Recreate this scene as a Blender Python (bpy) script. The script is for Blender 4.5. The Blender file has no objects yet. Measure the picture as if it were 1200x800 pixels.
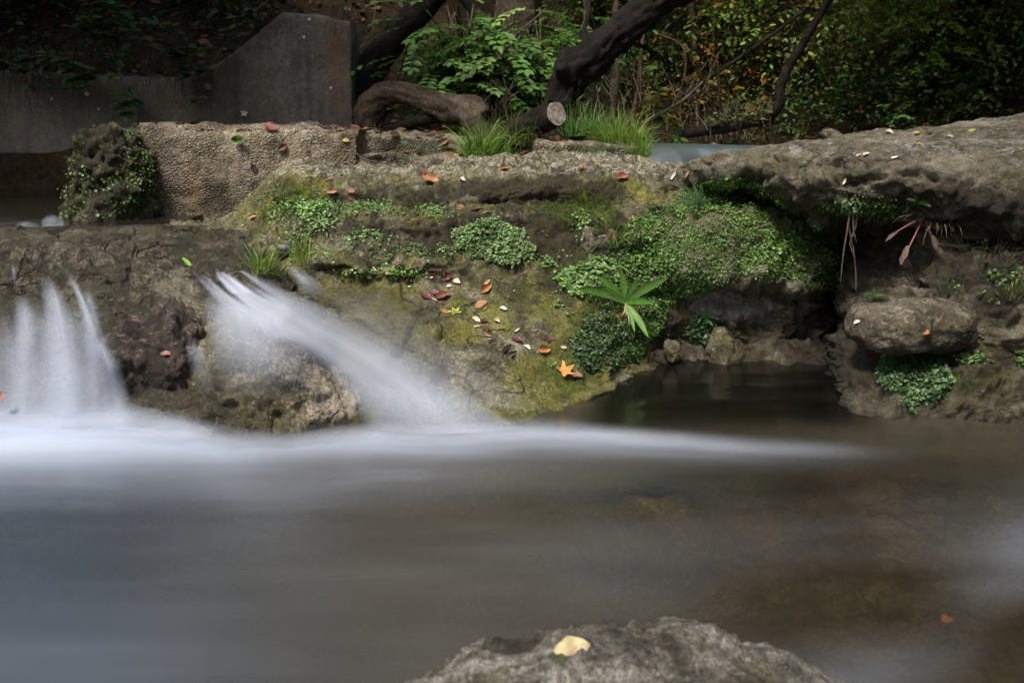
import bpy, math, random
import numpy as np
from mathutils import Vector
from mathutils.bvhtree import BVHTree

random.seed(7)
rng = np.random.default_rng(11)
C = bpy.context.scene.collection
SC = bpy.context.scene

# ------------------------------------------------------------------ camera
LENS, PITCH, CAM_Z = 35.0, math.radians(13.0), 1.0
cam_d = bpy.data.cameras.new('camera')
cam = bpy.data.objects.new('camera', cam_d)
C.objects.link(cam)
cam.location = (0, 0, CAM_Z)
cam.rotation_euler = (math.radians(90) - PITCH, 0, 0)
cam_d.lens = LENS
cam_d.sensor_width = 36
cam_d.clip_start = 0.05
cam_d.clip_end = 500
cam_d.dof.use_dof = True
cam_d.dof.focus_distance = 3.8
cam_d.dof.aperture_fstop = 6.3
SC.camera = cam

# ------------------------------------------------------------------ sky, sun, exposure
SUN_EL, SUN_AZ = math.radians(58), math.radians(212)   # azimuth: clockwise from +Y (light comes from behind-left)
w = bpy.data.worlds.new('World')
SC.world = w
w.use_nodes = True
nt = w.node_tree
bg = nt.nodes['Background']
sky = nt.nodes.new('ShaderNodeTexSky')
sky.sky_type = 'NISHITA'
sky.sun_disc = False
sky.sun_elevation = SUN_EL
sky.sun_rotation = SUN_AZ
sky.air_density = 1.0
sky.dust_density = 4.0
sky.ozone_density = 1.0
nt.links.new(sky.outputs[0], bg.inputs[0])
bg.inputs[1].default_value = 0.08
sun_d = bpy.data.lights.new('sun', 'SUN')
sun_d.energy = 1.5
sun_d.angle = math.radians(11)
sun_d.color = (1.0, 0.95, 0.87)
sun = bpy.data.objects.new('sun', sun_d)
C.objects.link(sun)
sdir = Vector((math.sin(SUN_AZ) * math.cos(SUN_EL), math.cos(SUN_AZ) * math.cos(SUN_EL), math.sin(SUN_EL)))
sun.rotation_euler = sdir.to_track_quat('Z', 'Y').to_euler()
sun.location = sdir * 20
SC.view_settings.view_transform = 'Standard'
SC.view_settings.look = 'None'
SC.view_settings.exposure = 1.75
SC.view_settings.gamma = 1.0
SC.render.engine = 'CYCLES'
SC.cycles.use_denoising = True
SC.cycles.max_bounces = 6
SC.cycles.transparent_max_bounces = 16

# ------------------------------------------------------------------ helpers: picture -> world points
FPX = LENS / 36 * 1200
CP, SP = math.cos(PITCH), math.sin(PITCH)

def ray(px, py):
    u, v = (px - 600) / FPX, (400 - py) / FPX
    return np.array([u, CP + v * SP, -SP + v * CP])

def at(px, py, Y):
    d = ray(px, py)
    p = d * (Y / d[1])
    return np.array([p[0], p[1], p[2] + CAM_Z])

def wz(px, Y, z):
    dep = Y * CP - (z - CAM_Z) * SP
    return np.array([(px - 600) / FPX * dep, Y, z])

def onz(px, py, z=0.0):
    d = ray(px, py)
    t = (z - CAM_Z) / d[2]
    return np.array([d[0] * t, d[1] * t, z])

def proj(P):
    dep = P[:, 1] * CP - (P[:, 2] - CAM_Z) * SP
    up = P[:, 1] * SP + (P[:, 2] - CAM_Z) * CP
    dep = np.maximum(dep, 0.05)
    return 600 + P[:, 0] / dep * FPX, 400 - up / dep * FPX

def G_(px, py, cx, cy, rx, ry):
    return np.exp(-((px - cx) / rx) ** 2 - ((py - cy) / ry) ** 2)

def sstep(a, b, x):
    t = np.clip((x - a) / (b - a), 0, 1)
    return t * t * (3 - 2 * t)

# ------------------------------------------------------------------ helpers: noise
_pr = np.random.default_rng(5)
_perm = np.tile(_pr.permutation(256), 3)
_g = _pr.normal(size=(256, 3))
_g /= np.linalg.norm(_g, axis=1)[:, None]

def pnoise(P, seed=0):
    P = np.asarray(P, float) + seed * 17.31
    i = np.floor(P).astype(int)
    f = P - i
    i &= 255
    u = f * f * f * (f * (f * 6 - 15) + 10)
    out = 0
    for dx in (0, 1):
        wx = u[:, 0] if dx else 1 - u[:, 0]
        for dy in (0, 1):
            wy = u[:, 1] if dy else 1 - u[:, 1]
            for dz in (0, 1):
                wzz = u[:, 2] if dz else 1 - u[:, 2]
                h = _perm[_perm[_perm[i[:, 0] + dx] + i[:, 1] + dy] + i[:, 2] + dz]
                g = _g[h]
                out = out + wx * wy * wzz * (g[:, 0] * (f[:, 0] - dx) + g[:, 1] * (f[:, 1] - dy) + g[:, 2] * (f[:, 2] - dz))
    return out * 1.6

def fbm(P, o=4, seed=0, gain=0.5):
    a, s, r = 1.0, 1.0, 0
    for k in range(o):
        r = r + a * pnoise(P * s, seed + k)
        a *= gain
        s *= 2.03
    return r

def ridged(P, o=4, seed=0):
    a, s, r = 1.0, 1.0, 0
    for k in range(o):
        r = r + a * (1 - 2 * np.abs(pnoise(P * s, seed + k)))
        a *= 0.5
        s *= 2.1
    return r

# ------------------------------------------------------------------ helpers: meshes and tags
def tag(o, label=None, cat=None, group=None, kind=None):
    if label: o['label'] = label
    if cat: o['category'] = cat
    if group: o['group'] = group
    if kind: o['kind'] = kind
    return o

def build(name, V, faces, mat, parent=None, attrs=None, smooth=True, loc=None, uv=None):
    """faces: (n,k) int array or list of such arrays. One mesh object."""
    V = np.asarray(V, float)
    if not isinstance(faces, list):
        faces = [faces]
    faces = [np.asarray(f, np.int32) for f in faces if len(f)]
    off = np.zeros(3) if loc is None else np.asarray(loc, float)
    me = bpy.data.meshes.new(name)
    me.vertices.add(len(V))
    me.vertices.foreach_set('co', (V - off).astype(np.float32).ravel())
    idx = np.concatenate([f.ravel() for f in faces])
    tot = np.concatenate([np.full(len(f), f.shape[1], np.int32) for f in faces])
    start = np.concatenate([[0], np.cumsum(tot)[:-1]]).astype(np.int32)
    me.loops.add(len(idx))
    me.loops.foreach_set('vertex_index', idx)
    me.polygons.add(len(tot))
    me.polygons.foreach_set('loop_start', start)
    me.polygons.foreach_set('loop_total', tot)
    me.polygons.foreach_set('use_smooth', np.full(len(tot), smooth, bool))
    if attrs:
        for k, a in attrs.items():
            a = np.asarray(a, np.float32)
            if a.ndim == 1:
                at_ = me.attributes.new(k, 'FLOAT', 'POINT')
                at_.data.foreach_set('value', a)
            else:
                at_ = me.attributes.new(k, 'FLOAT_COLOR', 'POINT')
                if a.shape[1] == 3:
                    a = np.c_[a, np.ones(len(a))]
                at_.data.foreach_set('color', a.astype(np.float32).ravel())
    if uv is not None:
        l = me.uv_layers.new(name='UVMap')
        l.data.foreach_set('uv', np.asarray(uv, np.float32)[idx].ravel())
    me.update(calc_edges=True)
    me.validate()
    if mat: me.materials.append(mat)
    o = bpy.data.objects.new(name, me)
    C.objects.link(o)
    if parent:
        o.parent = parent
        if loc is not None:
            o.location = Vector(off) - parent.location
        else:
            o.location = -parent.location
    else:
        o.location = off
    return o

def empty(name, loc):
    o = bpy.data.objects.new(name, None)
    o.empty_display_size = 0.1
    C.objects.link(o)
    o.location = Vector(loc)
    return o

def grid_faces(nr, nc, wrap=False):
    r = np.arange(nr - 1)[:, None]
    c = np.arange(nc if wrap else nc - 1)[None, :]
    c2 = (c + 1) % nc
    return np.stack([r * nc + c, r * nc + c2, (r + 1) * nc + c2, (r + 1) * nc + c], -1).reshape(-1, 4)

def spl(A, counts):
    """non-uniform Catmull-Rom along axis 0; A (n, m, 3)"""
    h = np.linalg.norm(np.diff(A, axis=0), axis=2, keepdims=True) ** 0.75 + 1e-6
    d = np.diff(A, axis=0) / h
    T = np.empty_like(A)
    T[1:-1] = (d[1:] * h[:-1] + d[:-1] * h[1:]) / (h[1:] + h[:-1])
    T[0], T[-1] = d[0], d[-1]
    out = []
    for k in range(len(A) - 1):
        for t in np.arange(counts[k]) / counts[k]:
            t2, t3 = t * t, t * t * t
            out.append((2 * t3 - 3 * t2 + 1) * A[k] + (t3 - 2 * t2 + t) * h[k] * T[k]
                       + (-2 * t3 + 3 * t2) * A[k + 1] + (t3 - t2) * h[k] * T[k + 1])
    out.append(A[-1])
    return np.array(out)

def loft(stations, step=0.010):
    A = np.array(stations, float).transpose(1, 0, 2)          # rows, stations, 3
    seg = np.linalg.norm(np.diff(A, axis=0), axis=2).mean(1)
    A = spl(A, [max(2, int(s / step)) for s in seg])
    B = A.transpose(1, 0, 2)
    seg = np.linalg.norm(np.diff(B, axis=0), axis=2).mean(1)
    B = spl(B, [max(2, int(s / step)) for s in seg])
    return B.transpose(1, 0, 2)                               # rows, cols, 3

def gnormals(G):
    du = np.gradient(G, axis=1)
    dv = np.gradient(G, axis=0)
    N = np.cross(du, dv)
    N /= np.linalg.norm(N, axis=2, keepdims=True) + 1e-9
    return N

def lump(c, r, seed, n=120, sq=2.6, rot=0.0):
    """superellipsoid grid; poles on the vertical axis"""
    th = np.linspace(0, math.pi, n)
    ph = np.linspace(0, 2 * math.pi, n * 2)
    T, Ph = np.meshgrid(th, ph, indexing='ij')
    f = lambda v: np.sign(v) * np.abs(v) ** (2 / sq)
    X = f(np.sin(T)) * f(np.cos(Ph)); Y = f(np.sin(T)) * f(np.sin(Ph)); Z = f(np.cos(T))
    P = np.stack([X * r[0], Y * r[1], Z * r[2]], -1)
    cr, sr = math.cos(rot), math.sin(rot)
    P = np.stack([P[..., 0] * cr - P[..., 1] * sr, P[..., 0] * sr + P[..., 1] * cr, P[..., 2]], -1)
    return P + np.asarray(c)

zero_ = lambda P: np.zeros(len(P))
SURF = {}
def rockmesh(name, G, mat, disp, masks, label, cat='rock', flip=False, kind=None):
    nr, nc = G.shape[:2]
    N = gnormals(G)
    if flip: N = -N
    P = G.reshape(-1, 3)
    d = disp(P, N.reshape(-1, 3))
    P = P + N.reshape(-1, 3) * d[:, None]
    N = gnormals(P.reshape(nr, nc, 3)).reshape(-1, 3)
    F = grid_faces(nr, nc)
    if flip:
        N = -N
        F = F[:, ::-1]
    px, py = proj(P)
    at_ = masks(P, N, px, py)
    base = [P[:, 0].mean(), P[:, 1].mean(), P[:, 2].min()]
    o = build(name, P, F, mat, attrs=at_, loc=base)
    tag(o, label, cat, kind=kind)
    SURF[o.name] = (P, N, F, at_)
    return o

_bvh = {}
def bvh(names):
    k = tuple(names)
    if k not in _bvh:
        Vs, Fs, off = [], [], 0
        for n in names:
            P, N, F, _ = SURF[n]
            Vs.append(P); Fs.append(F + off); off += len(P)
        _bvh[k] = BVHTree.FromPolygons(np.concatenate(Vs).tolist(), np.concatenate(Fs).tolist())
    return _bvh[k]

def cast(px, py, names=None):
    b = bvh(names if names else list(SURF))
    h = b.ray_cast(Vector((0, 0, CAM_Z)), Vector(ray(px, py)).normalized(), 60)
    if h[0] is None: return None
    n = h[1]
    if n.dot(Vector(ray(px, py))) > 0: n = -n
    return np.array(h[0]), np.array(n)

# ------------------------------------------------------------------ helpers: leaves
OVATE = (np.array([[0, 0, 0], [.3, .27, .05], [.7, .24, .04], [1, 0, -.06], [.7, -.24, .04], [.3, -.27, .05]]), [[0, 1, 2, 3], [0, 3, 4, 5]])
LOBE = (np.array([[0, 0, 0], [.25, .33, .02], [.7, .5, .1], [1.0, .25, .04], [.86, 0, -.04], [1.0, -.25, .04], [.7, -.5, .1], [.25, -.33, .02]]),
        [[0, 1, 2, 3, 4], [0, 4, 5, 6, 7]])
LANCE = (np.array([[0, 0, 0], [.35, .14, .04], [.7, .11, .02], [1, 0, -.1], [.7, -.11, .02], [.35, -.14, .04]]), [[0, 1, 2, 3], [0, 3, 4, 5]])

def unit(v):
    return v / (np.linalg.norm(v, axis=-1, keepdims=True) + 1e-9)

def leafcloud(pos, d, n, size, col, tmpl=OVATE):
    T, Fc = tmpl
    k = len(T)
    d = unit(d)
    s = unit(np.cross(n, d))
    n = np.cross(d, s)
    size = np.broadcast_to(size, (len(pos),))
    V = (pos[:, None] + size[:, None, None] * (T[None, :, 0, None] * d[:, None] + T[None, :, 1, None] * s[:, None] + T[None, :, 2, None] * n[:, None])).reshape(-1, 3)
    F = (np.arange(len(pos))[:, None, None] * k + np.array(Fc)[None]).reshape(-1, len(Fc[0]))
    return V, F, np.repeat(col, k, axis=0)

def palette(cols, n, jit=0.18, probs=None):
    cols = np.array(cols, float)
    c = cols[rng.choice(len(cols), n, p=probs)]
    return np.clip(c * (1 + rng.normal(0, jit, (n, 1))) * (1 + rng.normal(0, jit * .4, (n, 3))), 0.002, 0.9)

def merge(parts):
    Vs, Fs, Cs, off = [], {}, [], 0
    for V, F, c in parts:
        Vs.append(V)
        Fs.setdefault(F.shape[1], []).append(F + off)
        Cs.append(c)
        off += len(V)
    return np.concatenate(Vs), [np.concatenate(f) for f in Fs.values()], np.concatenate(Cs)

def tube(pts, rad, sides=10, seed=0, rough=0.0, fine=0.022, cap=True, uvs=False):
    pts = np.asarray(pts, float)
    n = max(3, int(np.linalg.norm(np.diff(pts, axis=0), axis=1).sum() / fine))
    A = np.concatenate([pts, np.asarray(rad, float)[:, None]], 1)[:, None, :]
    cnt = [max(2, int(round(n / (len(pts) - 1))))] * (len(pts) - 1)
    B = spl(A, cnt)[:, 0]
    Pt, R = B[:, :3], np.maximum(B[:, 3], 0.0005)
    T = unit(np.gradient(Pt, axis=0))
    up = np.array([0.13, 0.31, 0.94])
    a = unit(np.cross(T, up)); b = np.cross(T, a)
    th = np.arange(sides) / sides * 2 * math.pi
    ring = a[:, None] * np.cos(th)[None, :, None] + b[:, None] * np.sin(th)[None, :, None]
    if rough:
        Q = (Pt[:, None] + ring * R[:, None, None]).reshape(-1, 3)
        ln = np.cumsum(np.r_[0, np.linalg.norm(np.diff(Pt, axis=0), axis=1)])
        mr = max(R.mean(), 0.01)
        bark = ridged(np.stack([np.repeat(ln, sides) * 1.2 / mr * .22, np.tile(np.cos(th), len(Pt)) * 3.2, np.tile(np.sin(th), len(Pt)) * 3.2], 1), 3, seed)
        d = rough * (0.42 * fbm(Q / mr * .5, 4, seed) + 0.42 * bark + .16 * fbm(Q / mr * 2.2, 3, seed + 5))
        V = Q + ring.reshape(-1, 3) * (d * np.repeat(R, sides))[:, None]
    else:
        V = (Pt[:, None] + ring * R[:, None, None]).reshape(-1, 3)
    F = grid_faces(len(Pt), sides, wrap=True)
    fs = [F]
    if cap:
        V = np.r_[V, Pt[:1], Pt[-1:]]
        m = len(Pt) * sides
        i = np.arange(sides)
        fs.append(np.stack([np.full(sides, m), (i + 1) % sides, i], 1))
        fs.append(np.stack([np.full(sides, m + 1), m - sides + i, m - sides + (i + 1) % sides], 1))
    return V, fs

def tubes(lst):
    Vs, F4, F3, off = [], [], [], 0
    for V, fs in lst:
        Vs.append(V)
        F4.append(fs[0] + off)
        for f in fs[1:]: F3.append(f + off)
        off += len(V)
    out = [np.concatenate(F4)]
    if F3: out.append(np.concatenate(F3))
    return np.concatenate(Vs), out

def blades(base, n, length, width, spread, up=(0, 0, 1), droop=1.0, cols=((.08, .2, .03),), r=0.03, lean=(0, 0, 0), seg=5):
    """one tuft of grass: curved tapering strips"""
    base = np.asarray(base, float)
    az = rng.uniform(0, 2 * math.pi, n)
    out = np.stack([np.cos(az), np.sin(az), np.zeros(n)], 1)
    b = base + out * (rng.uniform(0, 1, n) ** .5 * r)[:, None]
    tilt = np.abs(rng.normal(0, spread, n))
    d0 = unit(np.array(up)[None] + out * tilt[:, None] + np.array(lean)[None] + rng.normal(0, .12, (n, 3)))
    L = length * rng.uniform(.45, 1.15, n)
    side = unit(np.cross(d0, out + rng.normal(0, .3, (n, 3))))
    V = []
    p, d = b.copy(), d0.copy()
    for k in range(seg + 1):
        t = k / seg
        wv = width * (1 - t) ** .7 * (0.6 + .4 * min(1, t * 4)) + .0004
        V.append(np.stack([p - side * wv * .5, p + side * wv * .5], 1))
        p = p + d * (L / seg)[:, None]
        d = unit(d + np.array([0, 0, -1.0]) * (droop * 1.6 / seg) * (0.25 + t))
    V = np.stack(V, 1)                                     # n, seg+1, 2, 3
    m = (seg + 1) * 2
    k = np.arange(seg)
    f = np.stack([k * 2, k * 2 + 1, k * 2 + 3, k * 2 + 2], 1)
    F = (np.arange(n)[:, None, None] * m + f[None]).reshape(-1, 4)
    col = np.repeat(palette(cols, n, .2), m, axis=0)
    return V.reshape(-1, 3), F, col

# ------------------------------------------------------------------ materials
class NT:
    def __init__(s, name):
        s.m = bpy.data.materials.new(name)
        s.m.use_nodes = True
        s.t = s.m.node_tree
        s.t.nodes.clear()
        s.out = s.n('ShaderNodeOutputMaterial')
    def n(s, ty, **kw):
        x = s.t.nodes.new(ty)
        for k, v in kw.items(): setattr(x, k, v)
        return x
    def put(s, sock, v):
        if v is None: return
        if isinstance(v, bpy.types.NodeSocket): s.t.links.new(v, sock)
        else:
            try: sock.default_value = v
            except Exception: sock.default_value = (*v, 1.0)
    def attr(s, name, vec=False):
        a = s.n('ShaderNodeAttribute', attribute_name=name)
        return a.outputs['Color'] if vec else a.outputs['Fac']
    def pos(s, scale=(1, 1, 1)):
        tc = s.n('ShaderNodeTexCoord')
        mp = s.n('ShaderNodeMapping')
        s.put(mp.inputs['Scale'], scale)
        s.t.links.new(tc.outputs['Object'], mp.inputs['Vector'])
        return mp.outputs[0]
    def uv(s, scale=(1, 1, 1)):
        tc = s.n('ShaderNodeTexCoord')
        mp = s.n('ShaderNodeMapping')
        s.put(mp.inputs['Scale'], scale)
        s.t.links.new(tc.outputs['UV'], mp.inputs['Vector'])
        return mp.outputs[0]
    def noise(s, vec, scale, detail=6, rough=.55, dist=0.0):
        x = s.n('ShaderNodeTexNoise')
        s.put(x.inputs['Vector'], vec); s.put(x.inputs['Scale'], scale); s.put(x.inputs['Detail'], detail)
        s.put(x.inputs['Roughness'], rough); s.put(x.inputs['Distortion'], dist)
        return x.outputs[0]
    def voro(s, vec, scale, feature='F1'):
        x = s.n('ShaderNodeTexVoronoi', feature=feature)
        s.put(x.inputs['Vector'], vec); s.put(x.inputs['Scale'], scale)
        return x.outputs['Distance']
    def vcol(s, vec, scale):
        x = s.n('ShaderNodeTexVoronoi')
        s.put(x.inputs['Vector'], vec); s.put(x.inputs['Scale'], scale)
        return x.outputs['Color']
    def ramp(s, fac, stops):
        x = s.n('ShaderNodeValToRGB')
        e = x.color_ramp.elements
        while len(e) < len(stops): e.new(.5)
        for k, (p, c) in enumerate(stops):
            e[k].position = p
            e[k].color = (c, c, c, 1) if isinstance(c, (int, float)) else (*c, 1)
        s.put(x.inputs[0], fac)
        return x.outputs[0]
    def math(s, op, a, b=None, c=None, clamp=False):
        x = s.n('ShaderNodeMath', operation=op, use_clamp=clamp)
        s.put(x.inputs[0], a); s.put(x.inputs[1], b); s.put(x.inputs[2], c)
        return x.outputs[0]
    def mix(s, fac, a, b, blend='MIX'):
        x = s.n('ShaderNodeMix', data_type='RGBA', blend_type=blend)
        s.put(x.inputs[0], fac); s.put(x.inputs[6], a); s.put(x.inputs[7], b)
        return x.outputs[2]
    def bump(s, h, strength=.5, dist=.02, nrm=None):
        x = s.n('ShaderNodeBump')
        s.put(x.inputs['Height'], h); s.put(x.inputs['Strength'], strength); s.put(x.inputs['Distance'], dist)
        s.put(x.inputs['Normal'], nrm)
        return x.outputs[0]
    def princ(s, **kw):
        p = s.n('ShaderNodeBsdfPrincipled')
        for k, v in kw.items():
            s.put(p.inputs[k.replace('_', ' ')], v)
        return p.outputs[0]
    def end(s, sh):
        s.t.links.new(sh, s.out.inputs[0])
        return s.m

def rock_mat(name, cols, pale=(.30, .28, .23), mossA=(.030, .045, .006), mossB=(.12, .16, .014), grain=1.0, stretch=(1, 1, 1), pale_amt=.7, film=(.085, .078, .022), dark=(.022, .017, .009), strata=.5, cracks=.8, pits=.8, filmamt=.62):
    t = NT(name)
    v = t.pos(stretch)
    iso = t.pos()
    n1 = t.noise(v, 3.1, 10, .66, .7)
    n2 = t.noise(v, 14, 10, .7, .4)
    n3 = t.noise(iso, 80, 6, .75)
    n4 = t.noise(iso, 260, 4, .7)
    f = t.math('ADD', t.math('MULTIPLY', n1, .5), t.math('MULTIPLY', n2, .5))
    col = t.ramp(f, [(.40, cols[0]), (.465, cols[1]), (.52, cols[2]), (.58, cols[3])])
    def patch(attr, base, gain, noise, amp, lo, hi):
        x = t.math('ADD', t.math('MULTIPLY', t.attr(attr), gain), t.math('MULTIPLY', t.math('SUBTRACT', noise, .5), amp))
        return t.ramp(t.math('ADD', x, base), [(lo, 0.0), (hi, 1.0)])
    # olive algal film in broad irregular sheets
    fm = patch('moss', .30, .5, t.noise(iso, 5.5, 10, .68, .8), 2.6, .36, .72)
    col = t.mix(t.math('MULTIPLY', fm, filmamt), col, film)
    # pale lichen crust, scoured patches and painted-in highlights
    pn = t.math('ADD', t.math('MULTIPLY', t.noise(iso, 19, 10, .74, .6), .6), t.math('MULTIPLY', n3, .4))
    col = t.mix(t.math('MULTIPLY', patch('pale', .10, .62, pn, 2.3, .46, .66), pale_amt), col, pale)
    # dark earth and algae stains, and shade painted into hollows
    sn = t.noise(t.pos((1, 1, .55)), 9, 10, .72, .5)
    col = t.mix(t.math('MULTIPLY', patch('stain_shade', .16, .75, sn, 2.4, .40, .74), .9), col, dark)
    # grain
    col = t.mix(.9 * min(1, grain), col, t.ramp(n3, [(.37, (.42, .40, .37)), (.5, (1, 1, 1)), (.62, (1.55, 1.5, 1.42))]), 'MULTIPLY')
    col = t.mix(.9 * min(1, grain), col, t.ramp(n4, [(.36, (.42, .42, .4)), (.5, (1, 1, 1)), (.64, (1.6, 1.57, 1.5))]), 'MULTIPLY')
    # cracks and pits with crisp edges
    wv = t.n('ShaderNodeTexNoise'); t.put(wv.inputs['Vector'], iso); t.put(wv.inputs['Scale'], 3.5); t.put(wv.inputs['Detail'], 6.0)
    va = t.n('ShaderNodeVectorMath', operation='MULTIPLY_ADD')
    t.put(va.inputs[0], wv.outputs['Color']); va.inputs[1].default_value = (.5, .5, .5); t.put(va.inputs[2], v)
    ce = t.voro(va.outputs[0], 4.2, 'DISTANCE_TO_EDGE')
    ck = t.math('MULTIPLY', t.ramp(ce, [(.0, 1.0), (.022, .55), (.05, 0.0)]), t.ramp(t.noise(iso, 3.0, 4, .6), [(.47, 0.0), (.56, 1.0)]))
    ck = t.math('MULTIPLY', ck, cracks)
    pt = t.math('MULTIPLY', t.ramp(t.voro(va.outputs[0], 42), [(.0, 1.0), (.22, .7), (.34, 0.0)]), t.ramp(t.noise(iso, 6.5, 6, .65), [(.50, 0.0), (.58, 1.0)]))
    pt = t.math('MULTIPLY', pt, pits)
    sx = t.n('ShaderNodeTexNoise', noise_type='RIDGED_MULTIFRACTAL')
    t.put(sx.inputs['Vector'], t.pos((1.2, 1.2, 8.5))); t.put(sx.inputs['Scale'], 2.6); t.put(sx.inputs['Detail'], 7.0); t.put(sx.inputs['Roughness'], .6); t.put(sx.inputs['Distortion'], .4)
    sr = t.ramp(sx.outputs[0], [(.25, 0.0), (.9, 1.0)])
    col = t.mix(strata * .55, col, t.ramp(sr, [(.0, (.55, .52, .48)), (.6, (1.15, 1.13, 1.1))]), 'MULTIPLY')
    col = t.mix(t.math('MULTIPLY', t.math('MAXIMUM', ck, t.math('MULTIPLY', pt, .75)), .85), col, dark)
    # moss skin
    mn = t.math('ADD', t.math('MULTIPLY', t.noise(iso, 17, 10, .74, .6), .65), t.math('MULTIPLY', n3, .35))
    mf = patch('moss', -.08, .72, mn, 2.2, .44, .62)
    mcol = t.mix(t.ramp(t.noise(iso, 36, 8, .74), [(.40, 0.0), (.60, 1.0)]), mossA, mossB)
    mcol = t.mix(.9, mcol, t.ramp(n4, [(.3, (.3, .3, .3)), (.52, (1, 1, 1)), (.74, (1.9, 1.9, 1.6))]), 'MULTIPLY')
    col = t.mix(t.math('MULTIPLY', mf, .92), col, mcol)
    wet = t.attr('wet')
    col = t.mix(t.math('MULTIPLY', wet, .55), col, t.mix(1.0, col, (.26, .23, .17), 'MULTIPLY'))
    rg = t.math('SUBTRACT', .94, t.math('MULTIPLY', wet, t.math('ADD', .36, t.math('MULTIPLY', n2, .35))), clamp=True)
    h = t.math('ADD', t.math('MULTIPLY', t.noise(v, 17, 10, .7, .4), .7), t.math('MULTIPLY', n3, .42))
    h = t.math('ADD', h, t.math('MULTIPLY', n4, .2))
    h = t.math('ADD', h, t.math('MULTIPLY', t.math('MULTIPLY', mf, t.noise(iso, 190, 4, .7)), .4))
    h = t.math('SUBTRACT', h, t.math('ADD', t.math('MULTIPLY', ck, .7), t.math('MULTIPLY', pt, .45)))
    h = t.math('ADD', h, t.math('MULTIPLY', sr, strata * .8))
    nb = t.bump(h, 1.0, .026)
    return t.end(t.princ(Base_Color=col, Roughness=rg, Normal=nb, Specular_IOR_Level=.35))

def leaf_mat(name, rough=.45, transl=.3):
    t = NT(name)
    c = t.attr('tint', True)
    iso = t.pos()
    c2 = t.mix(.6, c, t.ramp(t.noise(iso, 60, 4, .6), [(.3, (.6, .6, .6)), (.7, (1.3, 1.3, 1.25))]), 'MULTIPLY')
    p = t.princ(Base_Color=c2, Roughness=rough, Specular_IOR_Level=.35)
    tr = t.n('ShaderNodeBsdfTranslucent')
    t.put(tr.inputs[0], c2)
    mx = t.n('ShaderNodeMixShader')
    mx.inputs[0].default_value = transl
    t.t.links.new(p, mx.inputs[1]); t.t.links.new(tr.outputs[0], mx.inputs[2])
    return t.end(mx.outputs[0])

def bark_mat(name, c0, c1, c2, sc=1.0):
    t = NT(name)
    v = t.pos()
    n1 = t.noise(v, 9 * sc, 9, .68, .8)
    n2 = t.noise(v, 55 * sc, 6, .7)
    col = t.ramp(t.math('ADD', t.math('MULTIPLY', n1, .65), t.math('MULTIPLY', n2, .35)), [(.35, c0), (.5, c1), (.66, c2)])
    nb = t.bump(t.math('ADD', n1, t.math('MULTIPLY', n2, .5)), .9, .02)
    return t.end(t.princ(Base_Color=col, Roughness=.95, Normal=nb, Specular_IOR_Level=.15))

def soil_mat(name, cols, s=1.0):
    t = NT(name)
    v = t.pos()
    n1 = t.noise(v, 1.6 * s, 10, .65, .6)
    n2 = t.noise(v, 28 * s, 7, .75)
    col = t.ramp(t.math('ADD', t.math('MULTIPLY', n1, .5), t.math('MULTIPLY', n2, .5)), [(.36, cols[0]), (.48, cols[1]), (.57, cols[2]), (.66, cols[3])])
    nb = t.bump(t.math('ADD', t.math('MULTIPLY', n1, .6), n2), 1.0, .05)
    return t.end(t.princ(Base_Color=col, Roughness=1.0, Normal=nb, Specular_IOR_Level=.08))

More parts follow.
